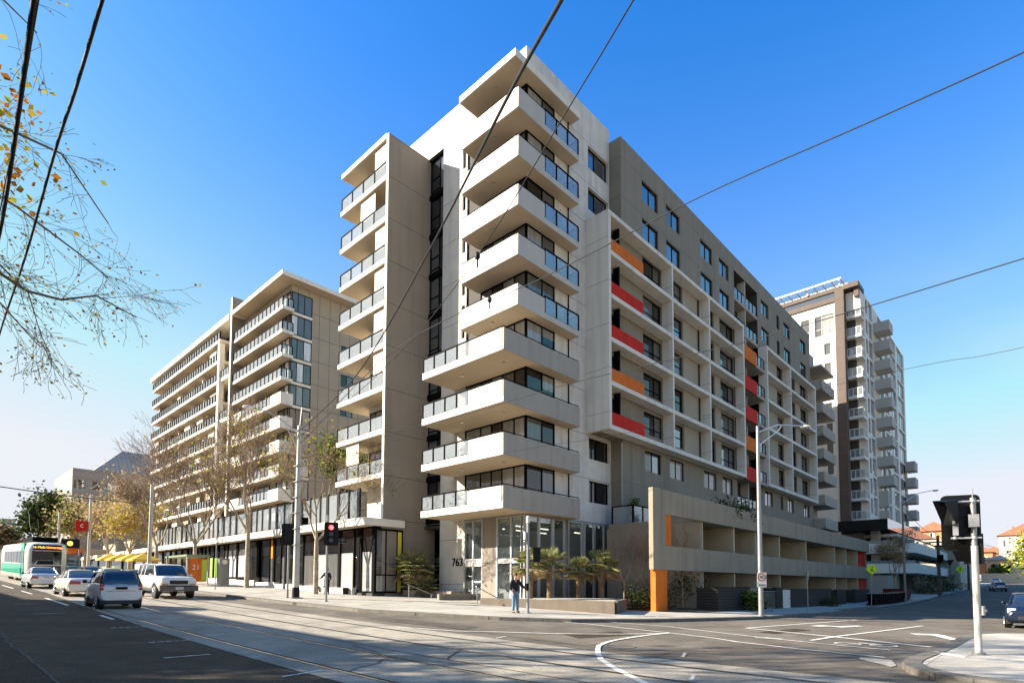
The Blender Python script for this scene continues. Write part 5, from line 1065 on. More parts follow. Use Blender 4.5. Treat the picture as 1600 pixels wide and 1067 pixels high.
def car(label, x, y, ang, body, green, W, paintm, roofm=None, rear=None, front=None, wheels=(.8,-.8), wr=.31, plates='', cat='car', name='parked_car', gz=None, group='cars on the street', tilt=True):
    """body: stations (x, z_low, z_waist, z_top, half_low, half_waist, half_top); green: (x, z_belt, z_roof, half_belt, half_roof)"""
    z = G(x, y)+.012 if gz is None else gz
    t = thing(name, label, cat, (x,y,z), group, rot=ang)
    if tilt:
        dx, dy = cos(ang), sin(ang); s_ = (G(x+dx,y+dy)-G(x-dx,y-dy))/2; t.rotation_mode = 'XYZ'; t.rotation_euler = (Matrix.Rotation(ang,3,'Z') @ Matrix.Rotation(-math.atan(s_),3,'Y')).to_euler()
    def ring(s):
        X, zl, zw, zt, hl, hw, ht = s
        H = [(-hl*.7,zl),(-hl,zl+.05),(-hw,(zl+zw)/2),(-hw,zw),(-(hw*.55+ht*.45),zw+(zt-zw)*.75),(-ht,zt),(-ht*.6,zt+.015),(0,zt+.025)]
        H = H+[(-a,b) for a,b in H[-2::-1]]
        return [(X,a,b) for a,b in H]
    mb = MB(); mb.loft([ring(s) for s in body]); bo = mb.build('body', paintm, t)
    gr = MB()
    def gring(s):
        X, zb, zr, hb, hr = s
        return [(X,-hb,zb-.03),(X,-hb,zb),(X,-(hb*.35+hr*.65),zb+(zr-zb)*.6),(X,-hr,zr-.03),(X,-hr*.8,zr),(X,0,zr+.015),(X,hr*.8,zr),(X,hr,zr-.03),(X,(hb*.35+hr*.65),zb+(zr-zb)*.6),(X,hb,zb),(X,hb,zb-.03)]
    gr.loft([gring(s) for s in green]); gr.build('window', M['carglass'], t)
    # roof skin + pillars
    rp = [s for s in green if s[2] > max(q[2] for q in green)-.12]
    rf = MB(); R_ = []
    for X, zb, zr, hb, hr in rp:
        o = .012; R_.append([(X,-hr-o,zr-.05),(X,-hr*.8,zr+o),(X,0,zr+.015+o),(X,hr*.8,zr+o),(X,hr+o,zr-.05),(X,hr*.5,zr-.02),(X,-hr*.5,zr-.02)])
    rf.loft(R_); tag(rf.build('roof', roofm or paintm, t))
    pl = MB()
    ends = [green[0], rp[0], rp[-1], green[-1]]
    for sgn in (-1,1):
        for a, b in ((ends[0],ends[1]),(ends[3],ends[2])):
            p0 = Vector((a[0],sgn*a[3]*.985,a[1]-.02)); p1 = Vector((b[0],sgn*b[4]*1.0,b[2]-.03)); pl.tube(p0, p1, .045, .04, n=6)
        mid = [(rp[0][0]+rp[-1][0])/2]+([] if rp[0][0]-rp[-1][0] < 1.2 else [rp[-1][0]*.75+rp[0][0]*.25-.0])
        for X in mid:
            pl.tube((X,sgn*(green[1][3]+.0),green[1][1]-.02),(X,sgn*(rp[0][4]+.005),rp[0][2]-.04),.035,n=5)
    pl.build('pillar', roofm or paintm, t)
    for wx in wheels:
        for sgn in (-1,1):
            w_ = MB(); yo = sgn*(W/2-.02); yi = sgn*(W/2-.24); w_.tube((wx,yi,wr),(wx,yo,wr),wr,n=20); wo = w_.build('wheel', M['tyre'], t)
            w_ = MB(); w_.tube((wx,yo-sgn*.02,wr),(wx,yo+sgn*.008,wr),wr*.62,wr*.55,n=14)
            for k in range(5): a = 2*pi*k/5; w_.tube((wx,yo+sgn*.012,wr),(wx+cos(a)*wr*.5,yo+sgn*.012,wr+sin(a)*wr*.5),.03,n=4)
            w_.build('rim', M['rim'], wo)
            w_ = MB(); n = 14; V = []
            for k in range(n+1):
                a = pi*k/n
                for rr in (wr*1.0, wr*1.2): V.append((wx+cos(a)*rr, yo*1.002+sgn*.003, wr*1.0+sin(a)*rr))
            w_.add(V, [(2*k,2*k+1,2*k+3,2*k+2) for k in range(n)]); w_.box(wx-wr*1.1,wx+wr*1.1,sgn*(W/2-.3),sgn*(W/2-.06),wr*.6,wr*2.1) ; w_.build('wheel_arch', M['plastic'], t)
    xr = body[-1][0]; xf = body[0][0]
    for nm, items in (('rear', rear or []), ('front', front or [])):
        for (kind, x0, x1, y0, y1, z0, z1, mt) in items:
            sides = (-1,1) if y0 > 0 else (0,)
            for sg in sides:
                q = MB()
                if sg == 0: q.box(x0,x1,y0,y1,z0,z1)
                else: q.box(x0,x1,sg*y0,sg*y1,z0,z1)
                q.build(kind, M[mt], t, bevel=.02 if kind != 'number_plate' else 0)
    for sg in (-1,1):
        q = MB(); mx = rp[0][0]+.35 if len(rp) else .5; q.ball((mx,sg*(green[1][3]+.13),green[1][1]+.06),.09,sz=.8); q.tube((mx,sg*(green[1][3]-.05),green[1][1]+.02),(mx,sg*(green[1][3]+.1),green[1][1]+.05),.02); q.build('mirror', paintm if paintm != M['silver'] else M['plastic'], t)
    hw = W/2
    for sg in (-1,1):
        q = MB(); zl = body[3][1]; q.box(wheels[1]+wr*1.2, wheels[0]-wr*1.2, sg*(hw-.06), sg*(hw-.015), zl-.02, zl+.09); q.build('sill', M['plastic'], t)
        q = MB(); mx_ = (wheels[0]+wheels[1])/2; zw_ = body[3][2]
        for X in ((mx_-.25, mx_+.75) if len(body) > 7 and W > 1.7 else (mx_+.45, mx_-.55)): q.tube((X, sg*(body[3][5]-.005), zl+.12), (X-.03, sg*(body[3][5]-.004), zw_+.02), .007, n=4)
        q.tube((mx_-.12, sg*(body[3][5]+.004), zw_+.02), (mx_-.28, sg*(body[3][5]+.004), zw_+.02), .014, n=5); q.build('door_seam', M['plastic'], t)
    if plates: 
        txt, px_, pz, back = plates
        text(txt, .085, M['black'], t, (px_,0,pz), (Matrix(((0,0,-1,0),(-1,0,0,0),(0,1,0,0),(0,0,0,1))) if back else Matrix(((0,0,1,0),(1,0,0,0),(0,1,0,0),(0,0,0,1)))), 'plate_lettering', .003)
    return t
UP = pi/2; DN = -pi/2
# small two door hatchback, tail to the camera
car('small silver two door hatchback with a black roof seen from behind, nearest car', 5.98, 28.75, UP,
    [(1.30,.30,.5,.62,.45,.6,.5),(1.22,.24,.6,.78,.6,.72,.6),(.95,.22,.7,.93,.68,.77,.7),(.45,.2,.75,1.0,.7,.78,.74),(-.6,.2,.78,1.04,.7,.78,.75),(-1.12,.22,.8,1.03,.7,.77,.73),(-1.30,.26,.78,1.0,.66,.74,.70),(-1.36,.34,.72,.90,.6,.68,.66)],
    [(1.0,.93,.95,.66,.5),(.35,1.0,1.46,.74,.58),(-.3,1.03,1.53,.745,.60),(-1.0,1.03,1.5,.74,.58),(-1.22,1.0,1.40,.72,.56),(-1.31,.99,1.02,.70,.6)], 1.56, M['silver'], M['black'],
    rear=[('tail_light',-1.38,-1.25,.58,.73,.90,1.02,'tail'),('tail_light',-1.38,-1.25,.60,.73,.76,.87,'tail'),('rear_bumper',-1.42,-1.2,-.70,.70,.20,.36,'plastic'),('number_plate',-1.405,-1.385,-.2,.2,.80,.90,'dark'),('tailgate_recess',-1.385,-1.36,-.5,.5,.73,.745,'greyp'),('tailgate_recess',-1.385,-1.36,-.5,.5,.975,.99,'greyp')],
    front=[('headlight',1.2,1.29,.42,.62,.6,.75,'headl')], wheels=(.92,-.93), wr=.29)
# four wheel drive facing the camera
SUV = [(2.33,.48,.85,1.02,.72,.80,.68),(2.25,.42,.95,1.13,.82,.88,.74),(1.9,.4,.98,1.17,.85,.92,.8),(1.0,.4,1.0,1.22,.86,.93,.84),(.0,.4,1.02,1.2,.86,.93,.88),(-1.6,.4,1.02,1.2,.86,.93,.88),(-2.25,.45,1.0,1.18,.84,.91,.86),(-2.33,.5,.95,1.1,.8,.88,.84)]
car('white four wheel drive facing the camera on the tram track', 10.0, 36.3, DN, SUV,
    [(1.15,1.2,1.22,.82,.72),(.62,1.2,1.78,.86,.72),(.3,1.2,1.83,.87,.73),(-1.9,1.2,1.84,.87,.74),(-2.1,1.18,1.8,.86,.73),(-2.24,1.16,1.2,.85,.8)], 1.92, M['carwhite'],
    front=[('headlight',2.24,2.35,.50,.82,.84,1.0,'headl'),('indicator',2.25,2.36,.5,.84,.76,.82,'amber'),('grille',2.3,2.37,-.44,.44,.80,1.0,'plastic'),('front_bumper',2.2,2.48,-.93,.93,.44,.74,'bumper4'),('number_plate',2.485,2.50,-.19,.19,.52,.65,'plate'),('air_intake',2.47,2.49,-.6,.6,.66,.72,'plastic')],
    rear=[('tail_light',-2.36,-2.25,.65,.85,.8,1.0,'tail')], wheels=(1.45,-1.4), wr=.40, plates=('OAG 476',2.502,.585,False), cat='four wheel drive')
SED = [(2.25,.35,.55,.66,.55,.68,.5),(2.15,.26,.62,.74,.7,.8,.66),(1.6,.22,.68,.84,.76,.85,.74),(.9,.2,.7,.91,.78,.87,.78),(-.3,.2,.72,.93,.78,.87,.8),(-1.4,.22,.74,.97,.78,.87,.78),(-2.1,.26,.74,.97,.74,.84,.72),(-2.27,.32,.7,.92,.7,.8,.68),(-2.32,.4,.62,.8,.62,.74,.62)]
SGR = [(1.15,.88,.9,.72,.6),(.35,.92,1.36,.76,.56),(-.2,.93,1.41,.77,.57),(-.85,.95,1.38,.76,.56),(-1.6,.97,.99,.72,.62)]
def sedan(label, x, y, a, pm, tail=.5, wt=.22, plates='', **k):
    return car(label, x, y, a, SED, SGR, 1.76, M[pm],
        rear=[('tail_light',-2.34,-2.2,tail,.76,.68,.68+wt,'tail'),('number_plate',-2.345,-2.325,-.19,.19,.70,.82,'plate'),('rear_bumper',-2.38,-2.2,-.78,.78,.34,.56,pm)],
        front=[('headlight',2.14,2.25,.42,.72,.58,.72,'headl'),('grille',2.2,2.27,-.35,.35,.5,.66,'plastic'),('number_plate',2.27,2.285,-.19,.19,.36,.47,'plate')], wheels=(1.35,-1.3), wr=.31, plates=plates, **k)
sedan('champagne sedan with wide red tail lights just left of the silver hatchback', 6.55, 39.4, UP, 'pearl', .28, .17, ('QKR 381',-2.35,.76,True))
sedan('silver sedan seen from behind in front of the tram', 6.3, 50.5, UP, 'silver', .4, .14, ('ONF 392',-2.35,.76,True))
WG = [(1.15,.88,.9,.72,.6),(.45,.92,1.42,.76,.58),(-.2,.93,1.47,.77,.59),(-1.7,.95,1.44,.76,.58),(-2.1,.97,1.2,.74,.6),(-2.2,.97,.99,.72,.62)]
sedan('white sedan facing the camera directly right of the tram', 10.1, 69.0, DN, 'carwhite')
sedan('grey sedan half hidden behind the silver sedan', 10.2, 63.2, DN, 'greyp')
car('white taxi wagon facing the camera behind the champagne sedan', 10.3, 57.0, DN, SED, WG, 1.76, M['carwhite'], front=[('headlight',2.14,2.25,.42,.72,.58,.72,'headl'),('grille',2.2,2.27,-.35,.35,.5,.66,'plastic')], wheels=(1.35,-1.3), wr=.31)
sedan('pale silver sedan behind the black hatchback roof', 10.3, 50.3, DN, 'silver')
sedan('grey silver sedan left of the white four wheel drive', 10.35, 44.0, DN, 'greyp')
sedan('red car beyond the four wheel drive under the yellow umbrellas', 12.3, 66, DN, 'redcar') if 'redcar' in M else None
# right street
HB = [(2.0,.33,.52,.66,.55,.66,.5),(1.92,.24,.62,.80,.7,.8,.62),(1.4,.2,.72,.93,.76,.85,.72),(.7,.2,.75,1.0,.78,.86,.78),(-.8,.2,.78,1.02,.78,.86,.8),(-1.7,.22,.8,1.02,.76,.84,.76),(-1.95,.3,.76,.95,.7,.78,.72)]
HG = [(1.3,.95,.97,.7,.6),(.4,1.0,1.42,.76,.58),(-.3,1.01,1.48,.77,.6),(-1.3,1.02,1.44,.76,.58),(-1.75,1.02,1.05,.74,.62)]
car('dark blue hatchback parked nose to the camera at the right edge', 33.3, .55, radians(181), HB, HG, 1.74, M['navy'], front=[('headlight',1.72,1.95,.46,.74,.62,.82,'headl'),('grille',1.95,2.02,-.4,.4,.36,.5,'plastic'),('number_plate',2.0,2.02,-.19,.19,.42,.53,'plate')], wheels=(1.25,-1.25), wr=.31, plates=('1DB 8QN',2.022,.475,False))
car('second dark parked car behind the blue hatchback', 40.5, .0, radians(180), HB, HG, 1.74, M['navy'], front=[('headlight',1.72,1.95,.46,.74,.62,.82,'headl')], wheels=(1.25,-1.25), wr=.31)
car('white station wagon driving away up the side street', 121.5, 5.9, radians(12), SED, WG, 1.8, M['carwhite'], rear=[('tail_light',-2.34,-2.2,.5,.76,.72,.95,'tail'),('number_plate',-2.345,-2.325,-.19,.19,.62,.74,'plate'),('rear_bumper',-2.38,-2.2,-.78,.78,.34,.56,'plastic')], wheels=(1.35,-1.3), wr=.33)
sedan('white sedan farthest up the side street by the cream wall', 172, 8.6, radians(0), 'carwhite')
# ================================================================ TRAM
TR = thing('tram', 'green and cream tram with a lit destination sign heading toward the camera', 'tram', (7.55,58,G(7.5,58)), rot=radians(-90))
TR.rotation_euler = (Matrix.Rotation(radians(-90),3,'Z') @ Matrix.Rotation(math.atan(.031),3,'Y')).to_euler()
M['tcream'] = mat('tram_cream', (.78,.76,.66), .35, coat=.4); M['tgreen'] = mat('tram_green', (.03,.36,.2), .35, coat=.4); M['tdark'] = mat('tram_front_panel', (.09,.07,.08), .4)
def tring(x, hw, zt, z0=.35): return [(x,-hw*.92,z0),(x,-hw,z0+.3),(x,-hw,2.7),(x,-hw*.9,zt-.12),(x,-hw*.6,zt),(x,hw*.6,zt),(x,hw*.9,zt-.12),(x,hw,2.7),(x,hw,z0+.3),(x,hw*.92,z0)]
m_ = MB(); m_.loft([tring(0,.95,3.0),tring(-.12,1.1,3.15),tring(-.5,1.3,3.3),tring(-8.0,1.32,3.32)]); m_.loft([tring(-8.5,1.32,3.32),tring(-16.5,1.32,3.32)]); m_.box(-8.0,-8.5,-1.15,1.15,.4,3.1); m_.build('body', M['tcream'], TR)
m_ = MB(); m_.box(-16,-.55,-1.335,1.335,.75,1.55,0); m_.box(-2.6,-.7,-1.34,1.34,.5,3.2,0); m_.build('green_panel', M['tgreen'], TR)
m_ = MB(); 
for i in range(6): m_.box(-4.4-i*1.9,-2.9-i*1.9,-1.345,1.345,1.65,2.6)
m_.box(-2.35,-1.9,-1.347,1.347,.7,2.7); m_.box(-1.7,-.8,-1.346,1.346,1.6,2.6); m_.build('side_window', M['p_dark'], TR)
m_ = MB(); m_.box(.005,.04,-.92,.92,1.55,2.6); m_.build('windscreen', M['p_dark'], TR)
m_ = MB(); m_.box(-.02,.06,-.9,.9,2.68,3.12); so_ = m_.build('destination_sign', M['black'], TR)
MT = Matrix(((0,0,1,0),(1,0,0,0),(0,1,0,0),(0,0,0,1)))
M['led'] = emit('amber_led', (1,.28,.05), 2.0)
o = text('16 Melb University', .24, M['led'], so_, (.075,0,2.9), MT)
m_ = MB(); m_.box(.0,.05,-.92,.92,.75,1.45); q = m_.build('front_panel', M['tdark'], TR); text('Moonee Ponds', .24, M['plate'], q, (.06,0,1.2), MT); text('168', .2, M['plate'], TR, (.06,.65,1.66), MT)
m_ = MB(); m_.box(-.1,.15,-.8,.8,.35,.6); m_.build('bumper', M['tcream'], TR)
for sg in (-1,1): m_ = MB(); m_.tube((.0,sg*.7,.66),(.07,sg*.7,.66),.09,n=12); m_.build('headlight', M['headl'], TR)
m_ = MB(); m_.box(-4.5,-1.2,-.8,.8,3.35,3.75); m_.box(-7.5,-5.2,-.7,.7,3.35,3.7); m_.build('roof_box', M['dark'], TR)
m_ = MB(); m_.path([(-6,0,3.4),(-4.6,0,4.5),(-6.2,0,5.9)], .05); m_.box(-6.3,-6.1,-.8,.8,5.88,5.94); m_.build('pantograph', M['dark'], TR)
for x in (-1.8,-3.6,-7,-9.5,-13,-15):
    for sg in (-1,1): m_ = MB(); m_.tube((x,sg*.7,.36),(x,sg*.85,.36),.34,n=14); m_.build('wheel', M['tyre'], TR)
# ================================================================ POLES, SIGNALS
def P(x, y, off=.13): return (x, y, G(x, y)+off)
M['red_on'] = emit('red_signal_lit', (1,.03,.03), 6); M['conc'] = mat('pale_steel_pole', (.50,.485,.46), .55, .14, 4, .1, 30, metal=.2); M['orangelamp'] = emit('amber_signal', (1,.4,.05), 2)
def signal_head(par, x, y, z, face, n=3, lit=None, board=True, size=.3):
    """face: unit 2D direction the lamps look toward"""
    fx, fy = face; sx, sy = -fy, fx; W = .42 if board else .3; H = n*.33+(.25 if board else .08)
    def B(a0, a1, d0, d1, z0, z1, mb, m=0):
        c = [(x+sx*a+fx*d, y+sy*a+fy*d) for a, d in ((a0,d0),(a1,d0),(a1,d1),(a0,d1))]; mb.prism(c, z0, z1, m)
    m_ = MB()
    if board:
        pts = []; r = .1; hw = .36; hh = H/2
        for cx, cz, a0 in ((hw-r,hh-r,0),(-hw+r,hh-r,90),(-hw+r,-hh+r,180),(hw-r,-hh+r,270)):
            for k in range(5): a = radians(a0+k*22.5); pts.append((cx+r*cos(a), cz+r*sin(a)))
        V = [(x+sx*a, y+sy*a, z+b) for a, b in pts]+[(x+sx*a+fx*.03, y+sy*a+fy*.03, z+b) for a, b in pts]; k = len(pts)
        m_.add(V, [tuple(range(k-1,-1,-1)), tuple(range(k,2*k))]+[(i,(i+1)%k,k+(i+1)%k,k+i) for i in range(k)])
    B(-.16,.16,-.14,.09,z-n*.165,z+n*.165,m_); h = m_.build('signal_head', M['black'], par)
    for i in range(n):
        zc = z+(n-1)*.165-i*.33; c = Vector((x+fx*.092,y+fy*.092,zc)); d = Vector((fx,fy,0))
        l = MB(); l.tube(c, c+d*.012, .115, n=18, smooth=False); on = (lit == i); l.build('signal_lamp', M['red_on'] if on else M['lens'], h)
        v = MB(); L_ = .2; nn = 14; V = []; 
        for k in range(nn+1):
            a = radians(-20+220*k/nn)
            for dd in (0, L_): V.append((x+fx*(.09+dd)+sx*cos(a)*.135, y+fy*(.09+dd)+sy*cos(a)*.135, zc+sin(a)*.135))
        v.add(V, [(2*k,2*k+1,2*k+3,2*k+2) for k in range(nn)]); v.build('signal_visor', M['black'], h)
    return h
M['lens'] = mat('dark_lens', (.03,.045,.045), .2, spec=.6)
def pole(name, label, cat, x, y, h, r0, r1, mt='steel', group=None, base=True, n=10):
    b = P(x,y); t = thing(name, label, cat, b, group); m_ = MB(); m_.tube(b, (x,y,b[2]+h), r0, r1, n=n); m_.build('pole', M[mt], t)
    if base: m_ = MB(); m_.tube(b, (x,y,b[2]+.05), r0*1.9, n=10); m_.build('base_plate', M['steel'], t)
    return t, b
# red signal, left pavement
t, b = pole('traffic_signal', 'traffic signal showing red beside the steel tram pole', 'traffic signal', 15.1, 27.6, 4.55, .06, .055, group='traffic signals')
fc = Vector((-15,-24)).normalized(); signal_head(t, 15.28+fc.x*.16-.0, 27.5+fc.y*.16, b[2]+3.55, (fc.x,fc.y), 3, 0)
m_ = MB(); m_.tube((15.35,27.5,b[2]+3.2),(15.95,27.3,b[2]+3.2),.025); m_.build('bracket', M['dark'], t)
f2 = Vector((1,-.35)).normalized(); signal_head(t, 15.8, 27.2, b[2]+3.25, (-.5,-.86), 1, None, False)
# pole with signal from the side
t, b = pole('traffic_signal', 'thin traffic signal pole seen from the side left of the steel tram pole', 'traffic signal', 14.9, 31.6, 4.3, .06, .055, group='traffic signals')
signal_head(t, 14.75, 31.35, b[2]+3.6, (-.2,-.98) if 0 else (.35,.94), 3, None); 
# man's pole
t, b = pole('traffic_signal', 'slim grey signal pole next to the standing man', 'traffic signal', 18.55, 16.5, 4.0, .065, .06, group='traffic signals')
m_ = MB(); m_.tube((18.55,16.5,b[2]+3.95),(18.55,16.5,b[2]+4.2),.085,n=10); m_.tube((18.55,16.5,b[2]+4.2),(18.55,16.5,b[2]+4.25),.09,.03,n=10); m_.build('cap', M['twhite'], t)
signal_head(t, 18.9, 16.3, b[2]+2.55, (.72,.69), 2, None, False); m_ = MB(); m_.box(18.40,18.52,16.42,16.56,b[2]+1.0,b[2]+1.3); m_.build('push_button_box', M['dark'], t)
m_ = MB(); m_.box(18.37,18.45,16.5,16.62,b[2]+3.2,b[2]+3.55); m_.ball((18.4,16.55,b[2]+3.1),.06); m_.build('camera_bracket', M['steel'], t)
# near right signal seen from behind
t, b = pole('traffic_signal', 'close cream traffic signal pole seen from behind at the right', 'traffic signal', 15.9, 1.13, 2.35, .068, .066, 'conc', group='traffic signals')
bz = b[2]-.1; fd = Vector((.93,.36)).normalized(); sd = Vector((-fd.y, fd.x))
def at2(a, d): return (15.9+sd.x*a+fd.x*d, 1.13+sd.y*a+fd.y*d)
x_, y_ = at2(.16,.22); signal_head(t, x_, y_, bz+2.98, (fd.x,fd.y), 3, None)
m_ = MB(); m_.tube((15.9,1.13,bz+2.3),(15.9,1.13,bz+3.5),.055,n=10); m_.tube((15.9,1.13,bz+3.3),(15.9,1.13,bz+3.7),.012,n=6); m_.build('upper_pole', M['steel'], t)
m_ = MB()
for zz in (2.62,3.42): m_.tube((*at2(-.12,-.05),bz+zz),(*at2(.42,-.02),bz+zz),.022,n=6); m_.ball((*at2(.36,-.06),bz+zz),.04); m_.ball((*at2(.02,-.08),bz+zz),.045)
m_.build('bracket', M['alu'], t)
m_ = MB(); x_, y_ = at2(.02,-.1); m_.box(x_-.09,x_+.09,y_-.09,y_+.09,bz+2.85,bz+3.12); x_, y_ = at2(.33,-.03); m_.box(x_-.05,x_+.05,y_-.05,y_+.05,bz+2.68,bz+3.0); m_.build('terminal_box', M['steel'], t)
# open box shroud to the left (angled hood)
c0 = Vector((*at2(.34,.0),bz+3.2)); m_ = MB(); dL = Vector((sd.x*.9-fd.x*.45, sd.y*.9-fd.y*.45, 0)).normalized(); dP = Vector((-dL.y,dL.x,0))
inn = [c0+dP*.11+Vector((0,0,.27)), c0-dP*.11+Vector((0,0,.27)), c0-dP*.11+Vector((0,0,-.22)), c0+dP*.11+Vector((0,0,-.22))]
out = [c0+dL*.38+dP*.16+Vector((0,0,.20)), c0+dL*.33-dP*.2+Vector((0,0,.27)), c0+dL*.1-dP*.2+Vector((0,0,-.28)), c0+dL*.1+dP*.16+Vector((0,0,-.30))]
m_.add(inn+out, [(0,1,2,3),(0,4,5,1),(1,5,6,2),(2,6,7,3),(3,7,4,0)]); m_.build('signal_shroud', M['black'], t)
x_, y_ = at2(-.05,.1); h_ = signal_head(t, *at2(-.02,.14), bz+2.38, (-.3,-.95) if 0 else (sd.x*-.2+fd.x,sd.y*-.2+fd.y), 2, None, False)
m_ = MB(); q = Vector((*at2(.1,-.0),bz+2.38)); 
for dz in (.13,-.15): m_.add([q+Vector((0,0,dz+.13)),q+Vector((sd.x*.30,sd.y*.30,dz+.11)),q+Vector((sd.x*.22,sd.y*.22,dz-.12)),q+Vector((0,0,dz-.12)),q+Vector((fd.x*.02,fd.y*.02,dz+.13)),q+Vector((sd.x*.30+.02,sd.y*.30,dz+.11)),q+Vector((sd.x*.22+.02,sd.y*.22,dz-.12)),q+Vector((.02,0,dz-.12))],[(0,1,2,3),(7,6,5,4),(0,4,5,1),(1,5,6,2),(2,6,7,3)])
m_.build('side_visor', M['dark'], t)
m_ = MB(); m_.tube((15.82,1.02,bz+.95),(15.82,1.02,bz+1.15),.035,n=8); m_.ball((15.84,1.0,bz+1.05),.05); m_.build('push_button_box', M['steel'], t)
# big tram pole with street lamp
t, b = pole('tram_pole', 'tall pale steel tram pole with a long street lamp arm', 'tram pole', 15.05, 30.9, 9.85, .2, .12, 'conc', n=8)
m_ = MB(); m_.tube(b,(15.05,30.9,b[2]+.62),.215,.21,n=8); m_.build('base_collar', M['black'], t); m_ = MB()
zt = b[2]+9.6; e1 = Vector((13.0,32.4,zt+1.15)); m_.path([(15.05,30.9,zt-.3),(14.4,31.35,zt+.4),(13.7,31.9,zt+.95),tuple(e1)], .035); m_.path([(15.05,30.9,zt-1.3),(14.4,31.35,zt+.3)], .02)
m_.path([(15.05,30.9,zt+.1),(15.1,30.8,zt+1.3)], .03); m_.build('lamp_arm', M['alu'], t)
m_ = MB(); m_.ball((12.8,32.55,zt+1.15),.32,sz=.32,nu=12); m_.build('lamp_head', M['headl'], t)
m_ = MB()
for k in range(6): m_.box(14.83,15.27,30.68,31.12,b[2]+3.0+k*.9,b[2]+3.03+k*.9)
m_.build('band', M['steel'], t)
m_ = MB(); m_.box(15.3,15.6,30.7,30.95,b[2]+4.2,b[2]+4.6); m_.build('speaker_box', M['dark'], t)
t, b = pole('sign_pole', 'slim parking sign pole with a small hoop between two plane trees', 'sign pole', 15.3, 43.9, 3.4, .035, .03)
# poles further
for i,(x,y,h,l) in enumerate(((14.3,56.6,8.6,'grey tram pole in front of the yellow umbrellas'),(14.3,80.9,9.5,'tram pole carrying the red banner'),(14.4,101.6,8.5,'farthest tram pole right of the tram'))):
    pole('tram_pole', l, 'tram pole', x, y, h, .17, .12, 'conc', 'tram poles along the street', n=8)
s = thing('banner', 'red square banner on the tram pole among the trees', 'banner', (14.2,81,3)); m_ = MB(); m_.box(12.95,14.15,80.9,80.94,G(14,81)+5.3,G(14,81)+6.5); m_.build('banner_cloth', M['red'], s); text('c', .8, M['plate'], s, (13.55,80.88,G(14,81)+6.0), FACE_NY)
# lamp post right
t, b = pole('street_lamp', 'tall galvanised street lamp post in front of the long facade with a 40 area sign', 'street lamp', 28.7, 10.25, 9.4, .13, .075, 'steel')
m_ = MB(); zt = b[2]+9.1; m_.path([(28.7,10.25,zt),(31.5,10.2,zt+.95),(35.5,10.1,zt+1.7)], .04); m_.path([(28.7,10.25,zt-.7),(31.5,10.2,zt+.6),(32.2,10.2,zt+1.08)], .025); m_.build('lamp_arm', M['alu'], t)
m_ = MB(); m_.ball((36.0,10.1,zt+1.75),.3,sz=.3,nu=12); m_.build('lamp_head', M['headl'], t)
s = thing('speed_sign', 'white speed sign reading 40 AREA on the tall lamp post', 'road sign', (28.5,10.1,2)); fx = Matrix.Rotation(radians(-30),4,'Z') 
zc = b[2]+1.78
RR = Matrix.Rotation(radians(-48),3,'Z')
def signpt(u, v, d=0): q = RR @ Vector((u, -.16-d, 0)); return (28.7+q.x, 10.25+q.y, zc+v)
m_ = MB(); m_.add([signpt(-.22,-.37),signpt(.22,-.37),signpt(.22,.35),signpt(-.22,.35),signpt(-.22,-.37,-.01),signpt(.22,-.37,-.01),signpt(.22,.35,-.01),signpt(-.22,.35,-.01)],[(0,1,2,3),(7,6,5,4),(0,4,5,1),(1,5,6,2),(2,6,7,3),(3,7,4,0)]); m_.build('sign_plate', M['plate'], s)
m_ = MB(); V = []
for k in range(32):
    a = 2*pi*k/32
    for rr in (.155,.2): V.append(signpt(cos(a)*rr,.12+sin(a)*rr,.004))
m_.add(V, [(2*k,2*((k+1)%32),2*((k+1)%32)+1,2*k+1) for k in range(32)]); m_.build('red_ring', M['red'], s)
RM = RR.to_4x4() @ FACE_NY
text('40', .24, M['black'], s, signpt(0,.12,.004), RM, ext=.002); text('AREA', .145, M['black'], s, signpt(0,-.26,.004), RM, ext=.002)
t, b = pole('sign_pole', 'thin pole with a small parking plate in front of the shaded terraces', 'sign pole', 37.4, 10.6, 2.5, .03, .028); m_ = MB(); m_.box(37.25,37.55,10.55,10.57,b[2]+1.95,b[2]+2.5); m_.build('sign_plate', M['steel'], t)
M['lime'] = mat('fluoro_sign', (.58,.75,.02), .5)
def diamond(label, x, y, h, s_, lean=0):
    b = P(x,y); t = thing('warning_sign', label, 'road sign', b, 'yellow warning signs'); m_ = MB(); m_.tube(b,(x+lean,y,b[2]+h-s_*.5),.03,n=8); m_.build('pole', M['steel'], t)
    m_ = MB(); c = Vector((x+lean-.04,y-.03,b[2]+h)); u = Vector((.6,-.8,0)); v = Vector((0,0,1)); V = [c+u*s_,c+v*s_,c-u*s_,c-v*s_]; n_ = Vector((-.8,-.6,0))*.02; m_.add(V+[p-n_ for p in V],[(0,1,2,3),(7,6,5,4),(0,4,5,1),(1,5,6,2),(2,6,7,3),(3,7,4,0)]); m_.build('sign_plate', M['lime'], t)
    m_ = MB(); f_ = c+n_*.3
    def st(a, b_, c_, d_, w=.03): 
        p = f_+u*a*s_+v*b_*s_; q = f_+u*c_*s_+v*d_*s_; m_.tube(p, q, w*s_*1.6, n=4)
    st(-.25,-.05,0,.1); st(0,.1,.12,-.15); st(.12,-.15,.28,-.4); st(0,-.1,-.2,-.45); m_.ball(f_+v*.36*s_+u*.03, .1*s_); m_.build('walking_symbol', M['black'], t)
diamond('yellow diamond walking sign leaning beside the wheelie bins', 56.2, 10.95, 3.15, .5, .45); diamond('smaller yellow diamond sign far down the side street', 108, 9.5, 3.4, .62)
